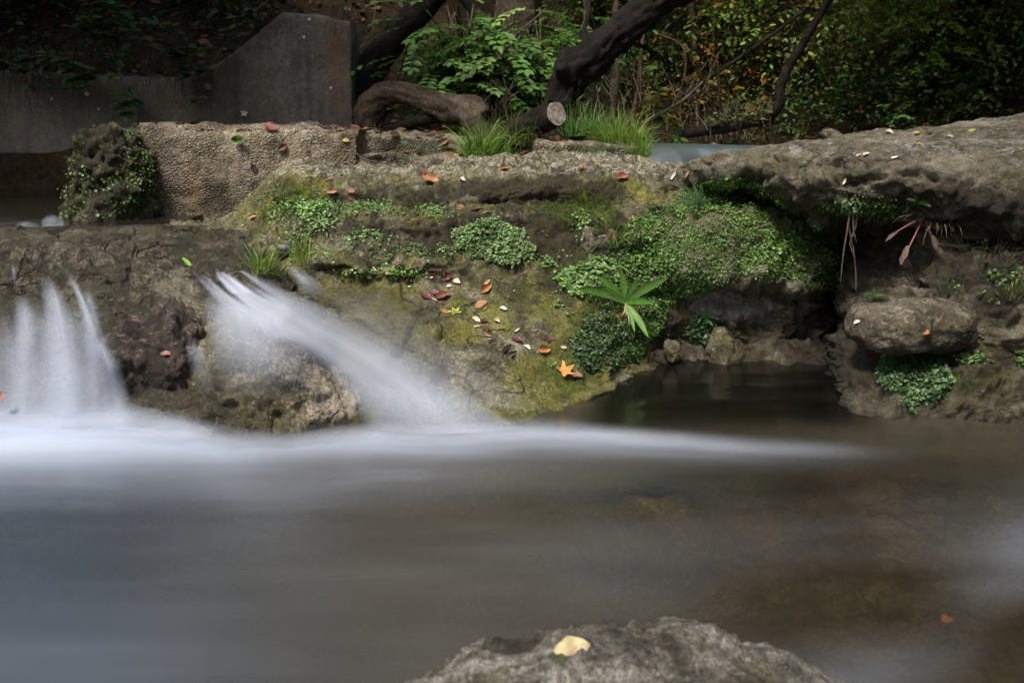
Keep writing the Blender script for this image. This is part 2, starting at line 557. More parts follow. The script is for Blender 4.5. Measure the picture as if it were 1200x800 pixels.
def concrete_mat(name, c0, c1, c2, agg=0.0, streak=1.0):
    t = NT(name)
    iso = t.pos()
    n1 = t.noise(iso, 2.2, 9, .62, .4)
    run = t.noise(t.pos((7, 7, .5)), 1.6, 8, .65, .3)
    n2 = t.noise(iso, 40, 7, .7)
    col = t.ramp(t.math('ADD', t.math('MULTIPLY', n1, .5), t.math('MULTIPLY', n2, .5)), [(.42, c0), (.5, c1), (.58, c2)])
    col = t.mix(.7, col, t.ramp(t.noise(iso, 150, 5, .75), [(.38, (.5, .5, .48)), (.5, (1, 1, 1)), (.62, (1.5, 1.5, 1.5))]), 'MULTIPLY')
    col = t.mix(t.math('MULTIPLY', t.ramp(t.noise(iso, 5, 9, .7, .7), [(.5, 0.0), (.62, 1.0)]), .5), col, (.06, .058, .022))
    col = t.mix(.75 * streak, col, t.ramp(run, [(.34, (.42, .38, .30)), (.5, (1, 1, 1)), (.68, (1.3, 1.27, 1.2))]), 'MULTIPLY')
    st = t.math('MULTIPLY', t.attr('stain_shade'), t.ramp(t.noise(iso, 9, 8, .7, .4), [(.3, .25), (.62, 1.0)]), clamp=True)
    col = t.mix(st, col, (.05, .036, .016))
    col = t.mix(t.math('MULTIPLY', t.attr('rust'), t.ramp(run, [(.35, 0.2), (.6, 1.0)]), clamp=True), col, (.17, .10, .035))
    h = t.math('ADD', t.math('MULTIPLY', n2, .5), t.math('MULTIPLY', n1, .5))
    if agg:
        vo = t.voro(iso, 105)
        peb = t.ramp(vo, [(.0, 1.0), (.55, .25), (.8, 0.0)])
        pc = t.vcol(iso, 105)
        sep = t.n('ShaderNodeSeparateColor')
        t.put(sep.inputs[0], pc)
        am = t.ramp(t.noise(iso, 6, 7, .65, .5), [(.40, .25), (.56, 1.0)])
        tone = t.ramp(sep.outputs[0], [(.0, (.45, .40, .32)), (.55, (1.0, .96, .88)), (1.0, (1.9, 1.85, 1.75))])
        col = t.mix(t.math('MULTIPLY', am, agg), col, tone, 'MULTIPLY')
        col = t.mix(t.math('MULTIPLY', am, agg), col, t.ramp(peb, [(.0, (.3, .27, .22)), (.6, (1.1, 1.1, 1.1))]), 'MULTIPLY')
        h = t.math('ADD', h, t.math('MULTIPLY', peb, am))
        col = t.mix(t.math('MULTIPLY', t.ramp(t.noise(iso, 3.5, 9, .68, .6), [(.46, 0.0), (.58, 1.0)]), .55), col, (.09, .07, .045))
        col = t.mix(.8, col, t.ramp(t.noise(iso, 70, 6, .75), [(.38, (.5, .48, .45)), (.5, (1, 1, 1)), (.62, (1.5, 1.48, 1.42))]), 'MULTIPLY')
    mn = t.math('ADD', t.math('MULTIPLY', t.noise(iso, 14, 9, .7, .5), .7), t.math('MULTIPLY', t.noise(iso, 70, 5, .7), .3))
    mf = t.ramp(t.math('ADD', t.attr('moss'), t.math('MULTIPLY', t.math('SUBTRACT', mn, .5), 1.7)), [(.40, 0.0), (.62, 1.0)])
    col = t.mix(mf, col, t.ramp(t.noise(iso, 60, 6, .7), [(.35, (.012, .02, .005)), (.65, (.05, .075, .015))]))
    wet = t.attr('wet')
    col = t.mix(t.math('MULTIPLY', wet, .5), col, t.mix(1.0, col, (.28, .25, .20), 'MULTIPLY'))
    rg = t.math('SUBTRACT', .9, t.math('MULTIPLY', wet, .6))
    nb = t.bump(h, .8, .012)
    return t.end(t.princ(Base_Color=col, Roughness=rg, Normal=nb))

def veil_mat(name, fx=13.0, fy=.7, lo=.36, hi=.62, col=(.48, .53, .63), soft=.5):
    """falling water, white with air: streaks run along the flow (UV)"""
    t = NT(name)
    s1 = t.ramp(t.noise(t.uv((fx, fy, 1)), 1.0, 5, .6, .2), [(lo, 0.0), (hi, 1.0)])
    s2 = t.ramp(t.noise(t.uv((fx * .28, fy * .7, 1)), 1.0, 3, .5), [(.3, 0.0), (.7, 1.0)])
    st = t.math('ADD', t.math('MULTIPLY', s1, 1 - soft), t.math('MULTIPLY', s2, soft))
    a = t.math('MULTIPLY', t.math('ADD', t.math('MULTIPLY', st, .75), .28), t.attr('dens'), clamp=True)
    df = t.n('ShaderNodeBsdfDiffuse'); t.put(df.inputs[0], col)
    tl = t.n('ShaderNodeBsdfTranslucent'); t.put(tl.inputs[0], col)
    m0 = t.n('ShaderNodeMixShader'); m0.inputs[0].default_value = .25
    t.t.links.new(df.outputs[0], m0.inputs[1]); t.t.links.new(tl.outputs[0], m0.inputs[2])
    tp = t.n('ShaderNodeBsdfTransparent')
    m1 = t.n('ShaderNodeMixShader')
    t.put(m1.inputs[0], a)
    t.t.links.new(tp.outputs[0], m1.inputs[1]); t.t.links.new(m0.outputs[0], m1.inputs[2])
    return t.end(m1.outputs[0])

def water_mat(name, rough=.16, tint=(.72, .64, .46), murk=(.038, .0335, .023), bump=.05, foamcol=(.41, .465, .565), refl=1.0):
    t = NT(name)
    mv = t.pos((.55, 2.4, 1))
    wob = t.noise(mv, 2.0, 5, .55, .4)
    nb = t.bump(wob, bump, .1)
    tp = t.n('ShaderNodeBsdfTransparent'); t.put(tp.inputs[0], t.mix(t.attr('deep'), tint, (.06, .05, .03)))
    mk = t.n('ShaderNodeBsdfDiffuse')
    mcol = t.mix(t.ramp(wob, [(.35, 0.0), (.65, 1.0)]), murk, tuple(c * 1.25 for c in murk))
    mcol = t.mix(t.attr('cool'), mcol, (.026, .036, .047))
    t.put(mk.inputs[0], mcol)
    m0 = t.n('ShaderNodeMixShader')
    mf = t.math('ADD', t.attr('murk'), t.math('MULTIPLY', t.math('SUBTRACT', wob, .5), .3), clamp=True)
    t.put(m0.inputs[0], mf)
    t.t.links.new(tp.outputs[0], m0.inputs[1]); t.t.links.new(mk.outputs[0], m0.inputs[2])
    gl = t.n('ShaderNodeBsdfAnisotropic') if False else t.n('ShaderNodeBsdfGlossy')
    t.put(gl.inputs['Color'], (.95, .96, 1.0)); t.put(gl.inputs['Roughness'], rough); t.put(gl.inputs['Normal'], nb)
    fr = t.n('ShaderNodeFresnel'); fr.inputs[0].default_value = 1.33
    t.put(fr.inputs['Normal'], nb)
    m1 = t.n('ShaderNodeMixShader')
    t.put(m1.inputs[0], t.math('MULTIPLY', fr.outputs[0], refl))
    t.t.links.new(m0.outputs[0], m1.inputs[1]); t.t.links.new(gl.outputs[0], m1.inputs[2])
    fo = t.n('ShaderNodeBsdfDiffuse'); t.put(fo.inputs[0], foamcol)
    m2 = t.n('ShaderNodeMixShader')
    ff = t.math('MULTIPLY', t.attr('foam'), t.math('ADD', .75, t.math('MULTIPLY', wob, .5)), clamp=True)
    t.put(m2.inputs[0], ff)
    t.t.links.new(m1.outputs[0], m2.inputs[1]); t.t.links.new(fo.outputs[0], m2.inputs[2])
    return t.end(m2.outputs[0])

M = {}
M['ledge'] = rock_mat('ledge_rock', [(.040, .034, .018), (.088, .080, .045), (.145, .135, .085), (.23, .215, .15)], pale=(.38, .36, .29), film=(.150, .148, .016), strata=.6, filmamt=.78)
M['overhang'] = rock_mat('overhang_rock', [(.050, .042, .027), (.098, .085, .058), (.155, .138, .10), (.23, .21, .165)], pale=(.34, .33, .32), stretch=(1, 1, 1.8), film=(.078, .072, .020), grain=.55, cracks=.6)
M['falls'] = rock_mat('wet_rock', [(.022, .020, .013), (.058, .052, .035), (.105, .096, .068), (.18, .168, .125)], pale=(.32, .30, .24), film=(.066, .066, .024), strata=.45, pits=.4)
M['boulder'] = rock_mat('scoured_rock', [(.035, .030, .018), (.085, .078, .045), (.16, .145, .085), (.28, .25, .17)], pale=(.50, .44, .36), pale_amt=.62)
M['block_rock'] = rock_mat('reddish_wet_rock', [(.022, .014, .012), (.055, .038, .032), (.095, .072, .062), (.17, .14, .12)], pale=(.30, .26, .22), film=(.05, .04, .02), strata=.3)
M['boulder2'] = rock_mat('brown_boulder', [(.05, .04, .026), (.10, .085, .058), (.15, .13, .095), (.22, .195, .15)], pale=(.30, .27, .22), grain=.7)
M['stone'] = rock_mat('grey_stone', [(.060, .058, .048), (.125, .120, .100), (.195, .188, .165), (.31, .30, .275)], pale=(.36, .35, .31), mossA=(.05, .06, .02), mossB=(.12, .14, .04))
M['bed'] = rock_mat('stream_bed', [(.042, .036, .023), (.10, .086, .056), (.165, .145, .10), (.26, .235, .175)], film=(.06, .055, .035))
M['wall'] = concrete_mat('old_concrete', (.040, .036, .029), (.070, .065, .056), (.105, .098, .087))
M['block'] = concrete_mat('washed_concrete', (.16, .135, .09), (.27, .235, .175), (.38, .34, .27), agg=.7, streak=.8)
M['soil'] = soil_mat('forest_soil', [(.012, .009, .005), (.03, .022, .012), (.055, .038, .02), (.09, .058, .03)])
M['leaf'] = leaf_mat('leaf', .5, .35)
M['wort'] = leaf_mat('liverwort', .42, .15)
M['grass'] = leaf_mat('grass_blade', .45, .35)
M['dry'] = leaf_mat('dry_leaf', .6, .2)
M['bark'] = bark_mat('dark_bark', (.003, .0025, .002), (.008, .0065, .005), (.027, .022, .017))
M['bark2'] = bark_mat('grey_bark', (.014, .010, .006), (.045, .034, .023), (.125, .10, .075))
M['twig'] = bark_mat('twig_bark', (.04, .03, .02), (.09, .07, .05), (.15, .12, .09), 2)
M['root'] = bark_mat('root_bark', (.05, .035, .025), (.12, .09, .065), (.2, .155, .12), 3)
M['root2'] = bark_mat('shaded_root', (.02, .014, .01), (.05, .037, .025), (.10, .078, .055), 3)  # darker copy of the root bark, shade put into its colour
M['veil'] = veil_mat('falling_water')
M['sheet'] = veil_mat('sliding_water', fx=6.5, fy=.5, lo=.28, hi=.68, soft=.7, col=(.53, .58, .68))
M['mist'] = veil_mat('white_foam', fx=1.2, fy=1.0, lo=.2, hi=.7, soft=.8)
M['water'] = water_mat('stream_water')
M['water_up'] = water_mat('upper_water', rough=.12, murk=(.02, .017, .011), bump=.08)
M['weir_water'] = water_mat('weir_water', rough=.3, refl=.35, murk=(.035, .062, .058), bump=.1)

# ------------------------------------------------------------------ ground: one sheet, gorge floor and banks
def hground(x, y):
    P = np.stack([x, y, 0 * x], 1)
    n = fbm(P * .45, 4, 3) * .25 + fbm(P * 1.9, 4, 9) * .07
    low = -0.34 + fbm(P * 2.2, 4, 21) * .05
    back = .80 + .05 * (y - 6)
    left = np.clip(y - 6.35, 0, 9) * 1.05 * sstep(.2, -1.1, x) + np.clip(y - 7.1, 0, 9) * .75 * sstep(1.2, .2, x) * sstep(-1.1, .2, x)
    right = np.clip(y - 10.5, 0, 30) * .42 * sstep(.2, 1.2, x)
    h = back + left + right + n * (.25 + sstep(6, 8, y))
    h = np.where((x > .55) & (x < 2.4), np.minimum(h, h - .22 * sstep(7.5, 6.2, y)), h)
    t = sstep(5.0, 5.6, y)
    z = low * (1 - t) + h * t
    # upper channel at the left stays low until the wall
    ch = sstep(-1.75, -1.95, x) * sstep(6.25, 6.1, y)
    z = z * (1 - ch) + np.minimum(z, .30) * ch
    # side banks
    z = z + sstep(3.6, 5.5, x) * (1.6 + .22 * np.clip(x - 4.5, 0, 30)) + sstep(-3.6, -5.5, x) * (1.6 + .3 * np.clip(-x - 4.5, 0, 30))
    return z

def axis(lo, hi, dlo, dhi, fine, coarse):
    a = [dlo]
    while a[-1] < dhi: a.append(a[-1] + fine)
    s = fine
    while a[-1] < hi:
        s *= 1.15; a.append(a[-1] + min(s, coarse))
    s = fine
    while a[0] > lo:
        s *= 1.15; a.insert(0, a[0] - min(s, coarse))
    return np.array(a)

gx, gy = axis(-70, 70, -5, 6, .05, 4), axis(-40, 90, 1.0, 11, .05, 4)
GX, GY = np.meshgrid(gx, gy)
gz = hground(GX.ravel(), GY.ravel())
Gp = np.stack([GX.ravel(), GY.ravel(), gz], 1)
sel = np.clip((GY.ravel() - 5.0) / .6, 0, 1)
ground = build('ground', Gp, grid_faces(len(gy), len(gx)), M['soil'], loc=(0, 0, 0))
tag(ground, 'dark earth banks and floor of the wooded gorge', 'ground', kind='structure')
SURF['ground'] = (Gp, None, grid_faces(len(gy), len(gx)), None)

# gravelly bed under the lower water
bx_, by_ = np.linspace(-5, 6, 240), np.linspace(.1, 4.9, 160)
BX, BY = np.meshgrid(bx_, by_)
P0 = np.stack([BX.ravel(), BY.ravel(), 0 * BX.ravel()], 1)
bz = -.27 - .4 * G_(P0[:, 0], P0[:, 1], .72, 3.7, .5, .35) * 1 + .05 * fbm(P0 * 1.3, 4, 4) + .05 * np.clip(ridged(P0 * 2.6, 3, 8), 0, 2) + .17 * sstep(.3, 1.8, P0[:, 0])
P0[:, 2] = np.minimum(bz, -.05)
o = build('stream_bed', P0, grid_faces(160, 240), M['bed'], loc=(0, 2.5, -.4), attrs={k: np.zeros(len(P0)) + v for k, v in dict(moss=.1, wet=.6, pale=.2, stain_shade=.2).items()})
tag(o, 'brown rocky bed seen through the shallow stream', 'stream bed', kind='structure')

# ------------------------------------------------------------------ bedrock
def station(px, back, rows, r0z=-.32, r0Y=None):
    """rows: (py, Y) from the water line upward, back: (Y, z) the hidden rear foot"""
    pts = []
    first = rows[0]
    pts.append(wz(px, (r0Y or first[1] - .08), r0z))
    for r in rows: pts.append(at(px, r[0], r[1]))
    pts.append(wz(px, back[0], back[1]))
    return pts

# --- central ledge
cs = [
    (200, [(470, 3.45), (440, 3.55), (400, 3.7), (352, 3.88), (325, 3.96), (305, 4.02), (290, 4.08), (280, 4.18), (272, 4.32), (268, 4.5), (266, 4.9)]),
    (270, [(478, 3.33), (450, 3.43), (400, 3.62), (342, 3.90), (324, 3.98), (306, 4.04), (291, 4.1), (279, 4.22), (269, 4.36), (262, 4.52), (260, 4.9)]),
    (305, [(485, 3.25), (455, 3.35), (400, 3.57), (338, 3.89), (318, 3.96), (298, 4.03), (278, 4.1), (263, 4.22), (244, 4.32), (231, 4.48), (229, 4.88)]),
    (335, [(490, 3.2), (460, 3.3), (400, 3.55), (335, 3.88), (312, 3.95), (290, 4.02), (262, 4.1), (245, 4.2), (221, 4.28), (205, 4.45), (202, 4.85)]),
    (420, [(500, 3.1), (470, 3.2), (400, 3.5), (320, 3.94), (304, 3.93), (277, 4.05), (250, 4.15), (239, 4.25), (219, 4.31), (206, 4.48), (203, 4.9)]),
    (500, [(500, 3.1), (470, 3.22), (400, 3.52), (323, 3.92), (308, 3.94), (280, 4.05), (256, 4.1), (246, 4.2), (226, 4.28), (208, 4.45), (205, 4.9)]),
    (580, [(497, 3.14), (470, 3.25), (400, 3.55), (335, 3.88), (308, 3.96), (270, 4.05), (247, 4.13), (239, 4.25), (223, 4.28), (200, 4.45), (197, 4.9)]),
    (640, [(482, 3.26), (458, 3.38), (410, 3.55), (368, 3.73), (322, 3.9), (280, 4.02), (251, 4.12), (239, 4.24), (219, 4.28), (195, 4.45), (192, 4.9)]),
    (690, [(462, 3.45), (445, 3.52), (412, 3.66), (380, 3.79), (340, 3.88), (292, 4.0), (262, 4.06), (245, 4.17), (220, 4.25), (194, 4.45), (191, 4.9)]),
    (735, [(436, 3.78), (420, 3.86), (400, 3.92), (376, 3.93), (340, 3.97), (300, 4.02), (266, 4.07), (250, 4.17), (226, 4.25), (199, 4.45), (196, 4.9)]),
    (790, [(426, 3.98), (413, 4.04), (398, 4.07), (375, 4.05), (340, 4.07), (305, 4.08), (272, 4.14), (254, 4.24), (232, 4.32), (205, 4.5), (202, 4.9)]),
    (850, [(428, 4.0), (416, 4.1), (400, 4.15), (375, 4.2), (340, 4.22), (305, 4.2), (275, 4.25), (258, 4.38), (240, 4.45), (215, 4.6), (212, 4.9)]),
]
Gc = loft([station(px, (5.1, .05), r) for px, r in cs], .0085)

def dist_poly(px, py, pts):
    d = np.full(len(px), 1e9)
    for (x0, y0), (x1, y1) in zip(pts[:-1], pts[1:]):
        vx, vy = x1 - x0, y1 - y0
        t = np.clip(((px - x0) * vx + (py - y0) * vy) / (vx * vx + vy * vy), 0, 1)
        d = np.minimum(d, np.hypot(px - x0 - t * vx, py - y0 - t * vy))
    return d

CR1 = [(487, 385), (478, 402), (471, 412), (480, 402), (505, 408), (525, 412)]
CRACKS = [[(489, 382), (474, 398), (470, 414)], [(472, 412), (500, 414), (517, 405), (536, 396)], [(375, 316), (412, 314), (446, 307), (462, 306)], [(581, 401), (596, 410), (606, 417)],
          [(585, 404), (606, 412)], [(466, 300), (430, 302)], [(440, 440), (470, 414)]]

def disp_c(P, N):
    px, py = proj(P)
    up = N[:, 2]
    d = .028 * fbm(P * 2.6, 3, 1) + .020 * fbm(P * 9, 4, 2) + .0085 * fbm(P * 30, 4, 3) + .010 * ridged(P * 13, 3, 44)
    slabm = sstep(316, 345, py) * sstep(720, 660, px)
    d = .024 * fbm(P * 2.6, 3, 1) + (1 - .62 * slabm) * (d - .028 * fbm(P * 2.6, 3, 1))
    face = sstep(.85, .35, up)
    d += face * .024 * ridged(P * np.array([2.0, 2.0, 14]), 4, 5)
    pit = np.clip(pnoise(P * 19, 6) - .28, 0, 1) * (1 - .7 * slabm)
    d -= .03 * pit * sstep(.1, .5, fbm(P * 2.1, 2, 31) + .35)
    wob = 9 * pnoise(P * 14, 77)
    for c in CRACKS:
        dd = dist_poly(px + wob, py + wob, c)
        d -= .05 * np.exp(-(dd / 3.6) ** 2)
    # raised plate on the slab, lower-left of the cracks
    d += .022 * G_(px, py, 505, 392, 36, 22) + .02 * G_(px, py, 560, 420, 60, 22)
    d -= (1 - .7 * slabm) * .02 * np.abs(fbm(P * np.array([12, 12, 18]), 4, 59))
    # knobbly bosses in the mossy face
    d += .05 * G_(px, py, 700, 272, 24, 20) + .05 * G_(px, py, 590, 262, 65, 18) - .03 * G_(px, py, 560, 238, 150, 7)
    d += .045 * G_(px, py, 800, 272, 48, 14) - .03 * G_(px, py, 790, 292, 60, 7)
    return d

def mask_c(P, N, px, py):
    up = N[:, 2]
    n = fbm(P * 5, 4, 41)
    moss = .12 + .55 * G_(px, py, 690, 240, 38, 26) + .8 * G_(px, py, 345, 232, 34, 26) + .3 * G_(px, py, 640, 245, 60, 18) + .4 * G_(px, py, 450, 250, 110, 22)
    moss += .55 * G_(px, py, 660, 440, 55, 36) + .35 * G_(px, py, 590, 350, 120, 35) + .5 * G_(px, py, 690, 390, 35, 60) + .35 * G_(px, py, 510, 400, 26, 14) + .25 * G_(px, py, 430, 380, 60, 40)
    moss += .4 * G_(px, py, 345, 290, 50, 30) + .45 * G_(px, py, 760, 300, 110, 70) + .35 * G_(px, py, 600, 300, 60, 30)
    moss += .10 + .16 * n - .5 * sstep(212, 200, py) * sstep(330, 420, px)
    slab = sstep(318, 345, py) * sstep(700, 640, px)
    wet = sstep(575, 420, px + .55 * (420 - py) * 0) * slab + .75 * sstep(470, 500, py) + .5 * sstep(420, 300, px) * sstep(295, 320, py)
    wet = np.maximum(wet, sstep(720, 760, px) * sstep(330, 380, py) * .5)
    pale = .1 + .55 * sstep(214, 200, py) + .55 * G_(px, py, 610, 250, 90, 12) + .4 * G_(px, py, 350, 222, 50, 18) + .35 * G_(px, py, 560, 420, 110, 45) + .45 * G_(px, py, 700, 270, 25, 18) + .35 * G_(px, py, 620, 470, 60, 25)
    stain_shade = 1.0 * G_(px, py, 620, 222, 110, 13) + .85 * G_(px, py, 480, 272, 190, 36) + .75 * G_(px, py, 680, 250, 80, 40) + .7 * G_(px, py, 640, 320, 70, 50) + .5 * G_(px, py, 790, 380, 80, 60) + .4 * G_(px, py, 500, 225, 60, 12)
    return dict(moss=moss, wet=np.clip(wet, 0, 1), pale=pale, stain_shade=np.clip(stain_shade, 0, 1))

ledge = rockmesh('rock_ledge', Gc, M['ledge'], disp_c, mask_c, 'mossy stepped rock ledge with a smooth leaf strewn slab sloping into the stream', 'rock')

# --- right rock with the overhang
rs = [
    (745, [(428, 3.98), (410, 4.06), (380, 4.1), (345, 4.12), (322, 4.12), (290, 4.14), (250, 4.27), (230, 4.36), (222, 4.42), (212, 4.5), (208, 4.7), (206, 4.9)]),
    (795, [(424, 4.0), (408, 4.06), (380, 4.09), (347, 4.06), (327, 4.0), (290, 4.06), (248, 4.25), (224, 4.37), (214, 4.38), (205, 4.42), (201, 4.6), (197, 4.9)]),
    (840, [(424, 4.0), (403, 4.06), (370, 4.09), (338, 4.08), (322, 3.93), (285, 4.0), (226, 4.38), (203, 4.32), (196, 4.2), (190, 4.2), (186, 4.5), (183, 4.9)]),
    (890, [(424, 4.0), (403, 4.08), (370, 4.12), (335, 4.1), (316, 3.95), (280, 4.05), (222, 4.5), (201, 4.3), (191, 4.1), (184, 4.15), (176, 4.5), (172, 5.0)]),
    (930, [(427, 3.99), (405, 4.14), (370, 4.2), (348, 4.16), (331, 4.04), (285, 4.14), (240, 4.5), (230, 4.1), (214, 3.92), (188, 3.95), (172, 4.4), (164, 5.1)]),
    (965, [(430, 3.98), (412, 4.22), (375, 4.32), (345, 4.36), (328, 4.32), (290, 4.38), (264, 4.5), (250, 4.0), (228, 3.82), (192, 3.85), (170, 4.4), (158, 5.2)]),
    (990, [(440, 3.9), (420, 4.3), (380, 4.45), (345, 4.5), (325, 4.5), (295, 4.5), (264, 4.5), (246, 3.95), (231, 3.76), (195, 3.78), (170, 4.4), (155, 5.4)]),
    (1006, [(487, 3.24), (455, 3.36), (424, 3.5), (408, 3.6), (370, 3.75), (342, 4.1), (264, 4.45), (243, 3.92), (227, 3.72), (195, 3.72), (169, 4.38), (154, 5.4)]),
    (1030, [(490, 3.2), (447, 3.3), (414, 3.42), (398, 3.5), (370, 3.56), (346, 3.85), (264, 4.2), (236, 3.84), (221, 3.65), (193, 3.68), (168, 4.34), (153, 5.4)]),
    (1065, [(490, 3.2), (445, 3.3), (412, 3.42), (398, 3.48), (368, 3.52), (344, 3.74), (264, 3.95), (232, 3.72), (214, 3.6), (192, 3.63), (168, 4.3), (151, 5.4)]),
    (1110, [(490, 3.2), (446, 3.28), (414, 3.38), (399, 3.42), (367, 3.45), (336, 3.55), (266, 3.72), (240, 3.62), (222, 3.5), (194, 3.55), (167, 4.2), (148, 5.4)]),
    (1170, [(490, 3.2), (450, 3.26), (420, 3.32), (402, 3.34), (366, 3.37), (330, 3.43), (282, 3.56), (256, 3.52), (236, 3.42), (200, 3.46), (167, 4.1), (143, 5.4)]),
    (1270, [(492, 3.18), (455, 3.24), (425, 3.3), (405, 3.32), (370, 3.36), (330, 3.4), (290, 3.5), (262, 3.45), (242, 3.36), (205, 3.4), (166, 4.0), (137, 5.4)]),
    (1450, [(494, 3.16), (455, 3.22), (425, 3.28), (405, 3.3), (370, 3.34), (330, 3.38), (290, 3.48), (262, 3.42), (245, 3.32), (205, 3.36), (164, 3.9), (130, 5.4)]),
]
Gr = loft([station(px, (5.9, .1), r) for px, r in rs], .0085)

def disp_r(P, N):
    px, py = proj(P)
    up = N[:, 2]
    top = sstep(.45, .8, up) * sstep(.6, .75, P[:, 2])
    d = .035 * fbm(P * 2.2, 3, 51) + .026 * fbm(P * 8, 4, 52) + .011 * fbm(P * 27, 4, 53) + (1 - top) * .014 * ridged(P * 12, 3, 45)
    d += (1 - top) * .028 * ridged(P * np.array([1.8, 1.8, 11]), 4, 55)
    d = (1 - .55 * top) * d + top * .018 * ridged(P * np.array([1.4, 4.6, 4.6]), 3, 56)
    pit = np.clip(pnoise(P * np.array([13, 13, 20]), 57) - .25, 0, 1)
    d -= .018 * pit * (1 - top * .7)
    d -= (1 - top) * .03 * np.abs(fbm(P * np.array([11, 11, 17]), 4, 58))
    d -= .022 * np.exp(-(dist_poly(px, py, [(1000, 214), (1060, 205), (1120, 212), (1200, 222)]) / 5) ** 2)
    d -= top * .082 * sstep(.55, 1.5, P[:, 0]) * sstep(3.9, 4.9, P[:, 1])
    d += .03 * G_(px, py, 860, 360, 34, 18) + .04 * G_(px, py, 857, 408, 14, 24) - .03 * G_(px, py, 880, 395, 14, 28)
    return d

def mask_r(P, N, px, py):
    n = fbm(P * 5, 4, 61)
    alc = (py > 205) & (py < 335)
    moss = .10 + .6 * G_(px, py, 860, 260, 110, 60) + .55 * G_(px, py, 1055, 265, 60, 35) + .62 * G_(px, py, 1090, 450, 120, 40) + .55 * G_(px, py, 930, 400, 60, 40) * .6
    moss += .12 * G_(px, py, 930, 205, 110, 14) + .35 * G_(px, py, 1150, 410, 80, 30) + .5 * G_(px, py, 860, 385, 20, 25) + .1 * n
    wet = .7 * sstep(340, 380, py) * sstep(1010, 960, px) + .8 * sstep(470, 492, py) + .15
    pale = .12 + .7 * G_(px, py, 815, 358, 40, 18) + .6 * G_(px, py, 870, 362, 40, 18) + .35 * G_(px, py, 860, 410, 60, 20) + .34 * sstep(205, 176, py) + .2 * fbm(P * np.array([1.5, 5, 5]), 3, 71) + .9 * G_(px, py, 815, 355, 34, 16) + .5 * G_(px, py, 880, 365, 50, 20) + .5 * G_(px, py, 1060, 375, 60, 20) + .4 * G_(px, py, 1150, 395, 30, 14)  # flat top is paled to paint in grey sky light
    stain_shade = .8 * G_(px, py, 990, 360, 50, 110) + .5 * G_(px, py, 940, 400, 60, 40) + .95 * G_(px, py, 1140, 310, 120, 80) + .7 * G_(px, py, 1140, 235, 120, 20) + .6 * G_(px, py, 1080, 450, 140, 40)  # cave hollow is darkened as painted shade; the bank is earth
    return dict(moss=moss, wet=np.clip(wet, 0, 1), pale=pale, stain_shade=np.clip(stain_shade, 0, 1))

over = rockmesh('overhanging_rock', Gr, M['overhang'], disp_r, mask_r, 'broad grey rock with a flat top, an overhanging lip above the dark pool', 'rock')

# --- left rock under the falls
ls = [
    (-420, [(497, 3.12), (450, 3.22), (400, 3.36), (350, 3.46), (318, 3.55), (297, 3.72), (281, 3.95), (271, 4.3)]),
    (-100, [(495, 3.15), (450, 3.25), (400, 3.4), (350, 3.5), (318, 3.57), (297, 3.74), (281, 3.95), (271, 4.3)]),
    (0, [(495, 3.15), (450, 3.27), (400, 3.4), (350, 3.5), (322, 3.55), (300, 3.72), (281, 3.95), (271, 4.3)]),
    (60, [(495, 3.15), (450, 3.3), (400, 3.42), (350, 3.5), (318, 3.55), (297, 3.72), (280, 3.95), (271, 4.3)]),
    (110, [(497, 3.13), (450, 3.27), (400, 3.38), (362, 3.47), (325, 3.57), (300, 3.74), (281, 3.95), (271, 4.3)]),
    (150, [(500, 3.1), (450, 3.22), (408, 3.3), (384, 3.38), (342, 3.62), (308, 3.8), (284, 4.0), (270, 4.35)]),
    (200, [(505, 3.08), (450, 3.18), (405, 3.26), (382, 3.36), (346, 3.6), (312, 3.8), (286, 4.0), (267, 4.38)]),
    (240, [(510, 3.06), (452, 3.18), (405, 3.28), (380, 3.4), (348, 3.6), (316, 3.8), (288, 4.02), (265, 4.4)]),
    (290, [(512, 3.05), (470, 3.16), (425, 3.3), (398, 3.42), (365, 3.6), (335, 3.78), (305, 3.98), (285, 4.2)]),
    (340, [(512, 3.08), (490, 3.16), (460, 3.28), (440, 3.38), (415, 3.5), (395, 3.6), (370, 3.72), (350, 3.82)]),
]
Gl = loft([station(px, (4.9, .1), r) for px, r in ls], .009)

def disp_l(P, N):
    px, py = proj(P)
    d = .04 * fbm(P * 2.6, 3, 81) + .032 * fbm(P * 8, 4, 82) + .011 * fbm(P * 28, 4, 83) + .012 * ridged(P * 13, 3, 46)
    d = d * .55 + .020 * ridged(P * np.array([5, 5, 3.0]), 4, 84) + .016 * ridged(P * np.array([3, 3, 9.0]), 3, 88)
    d -= .05 * np.exp(-(dist_poly(px, py, [(232, 385), (236, 430), (245, 470), (250, 500)]) / 7) ** 2)
    d -= .03 * np.exp(-(dist_poly(px, py, [(135, 372), (180, 378), (235, 372)]) / 6) ** 2)
    d *= sstep(266, 284, py) * .85 + .15
    return d

def mask_l(P, N, px, py):
    n = fbm(P * 5, 4, 85)
    moss = .16 + .35 * G_(px, py, 250, 440, 40, 50) + .3 * G_(px, py, 210, 290, 60, 20) + .1 * n
    wet = np.full(len(px), 1.0)
    wet -= .45 * G_(px, py, 190, 425, 35, 60)
    pale = .34 + .5 * G_(px, py, 90, 300, 70, 14) + .4 * G_(px, py, 200, 335, 60, 35) + .4 * G_(px, py, 225, 375, 30, 8) + .3 * G_(px, py, 205, 345, 30, 25)  # narrow strip along the block edge is a painted highlight
    stain_shade = .5 * G_(px, py, 150, 390, 40, 60) + .4 * G_(px, py, 60, 300, 90, 20)
    return dict(moss=moss, wet=np.clip(wet, 0, 1), pale=pale, stain_shade=stain_shade)

fallrock = rockmesh('waterfall_rock', Gl, M['falls'], disp_l, mask_l, 'dark wet brown rock shelf that the left waterfall pours over', 'rock')

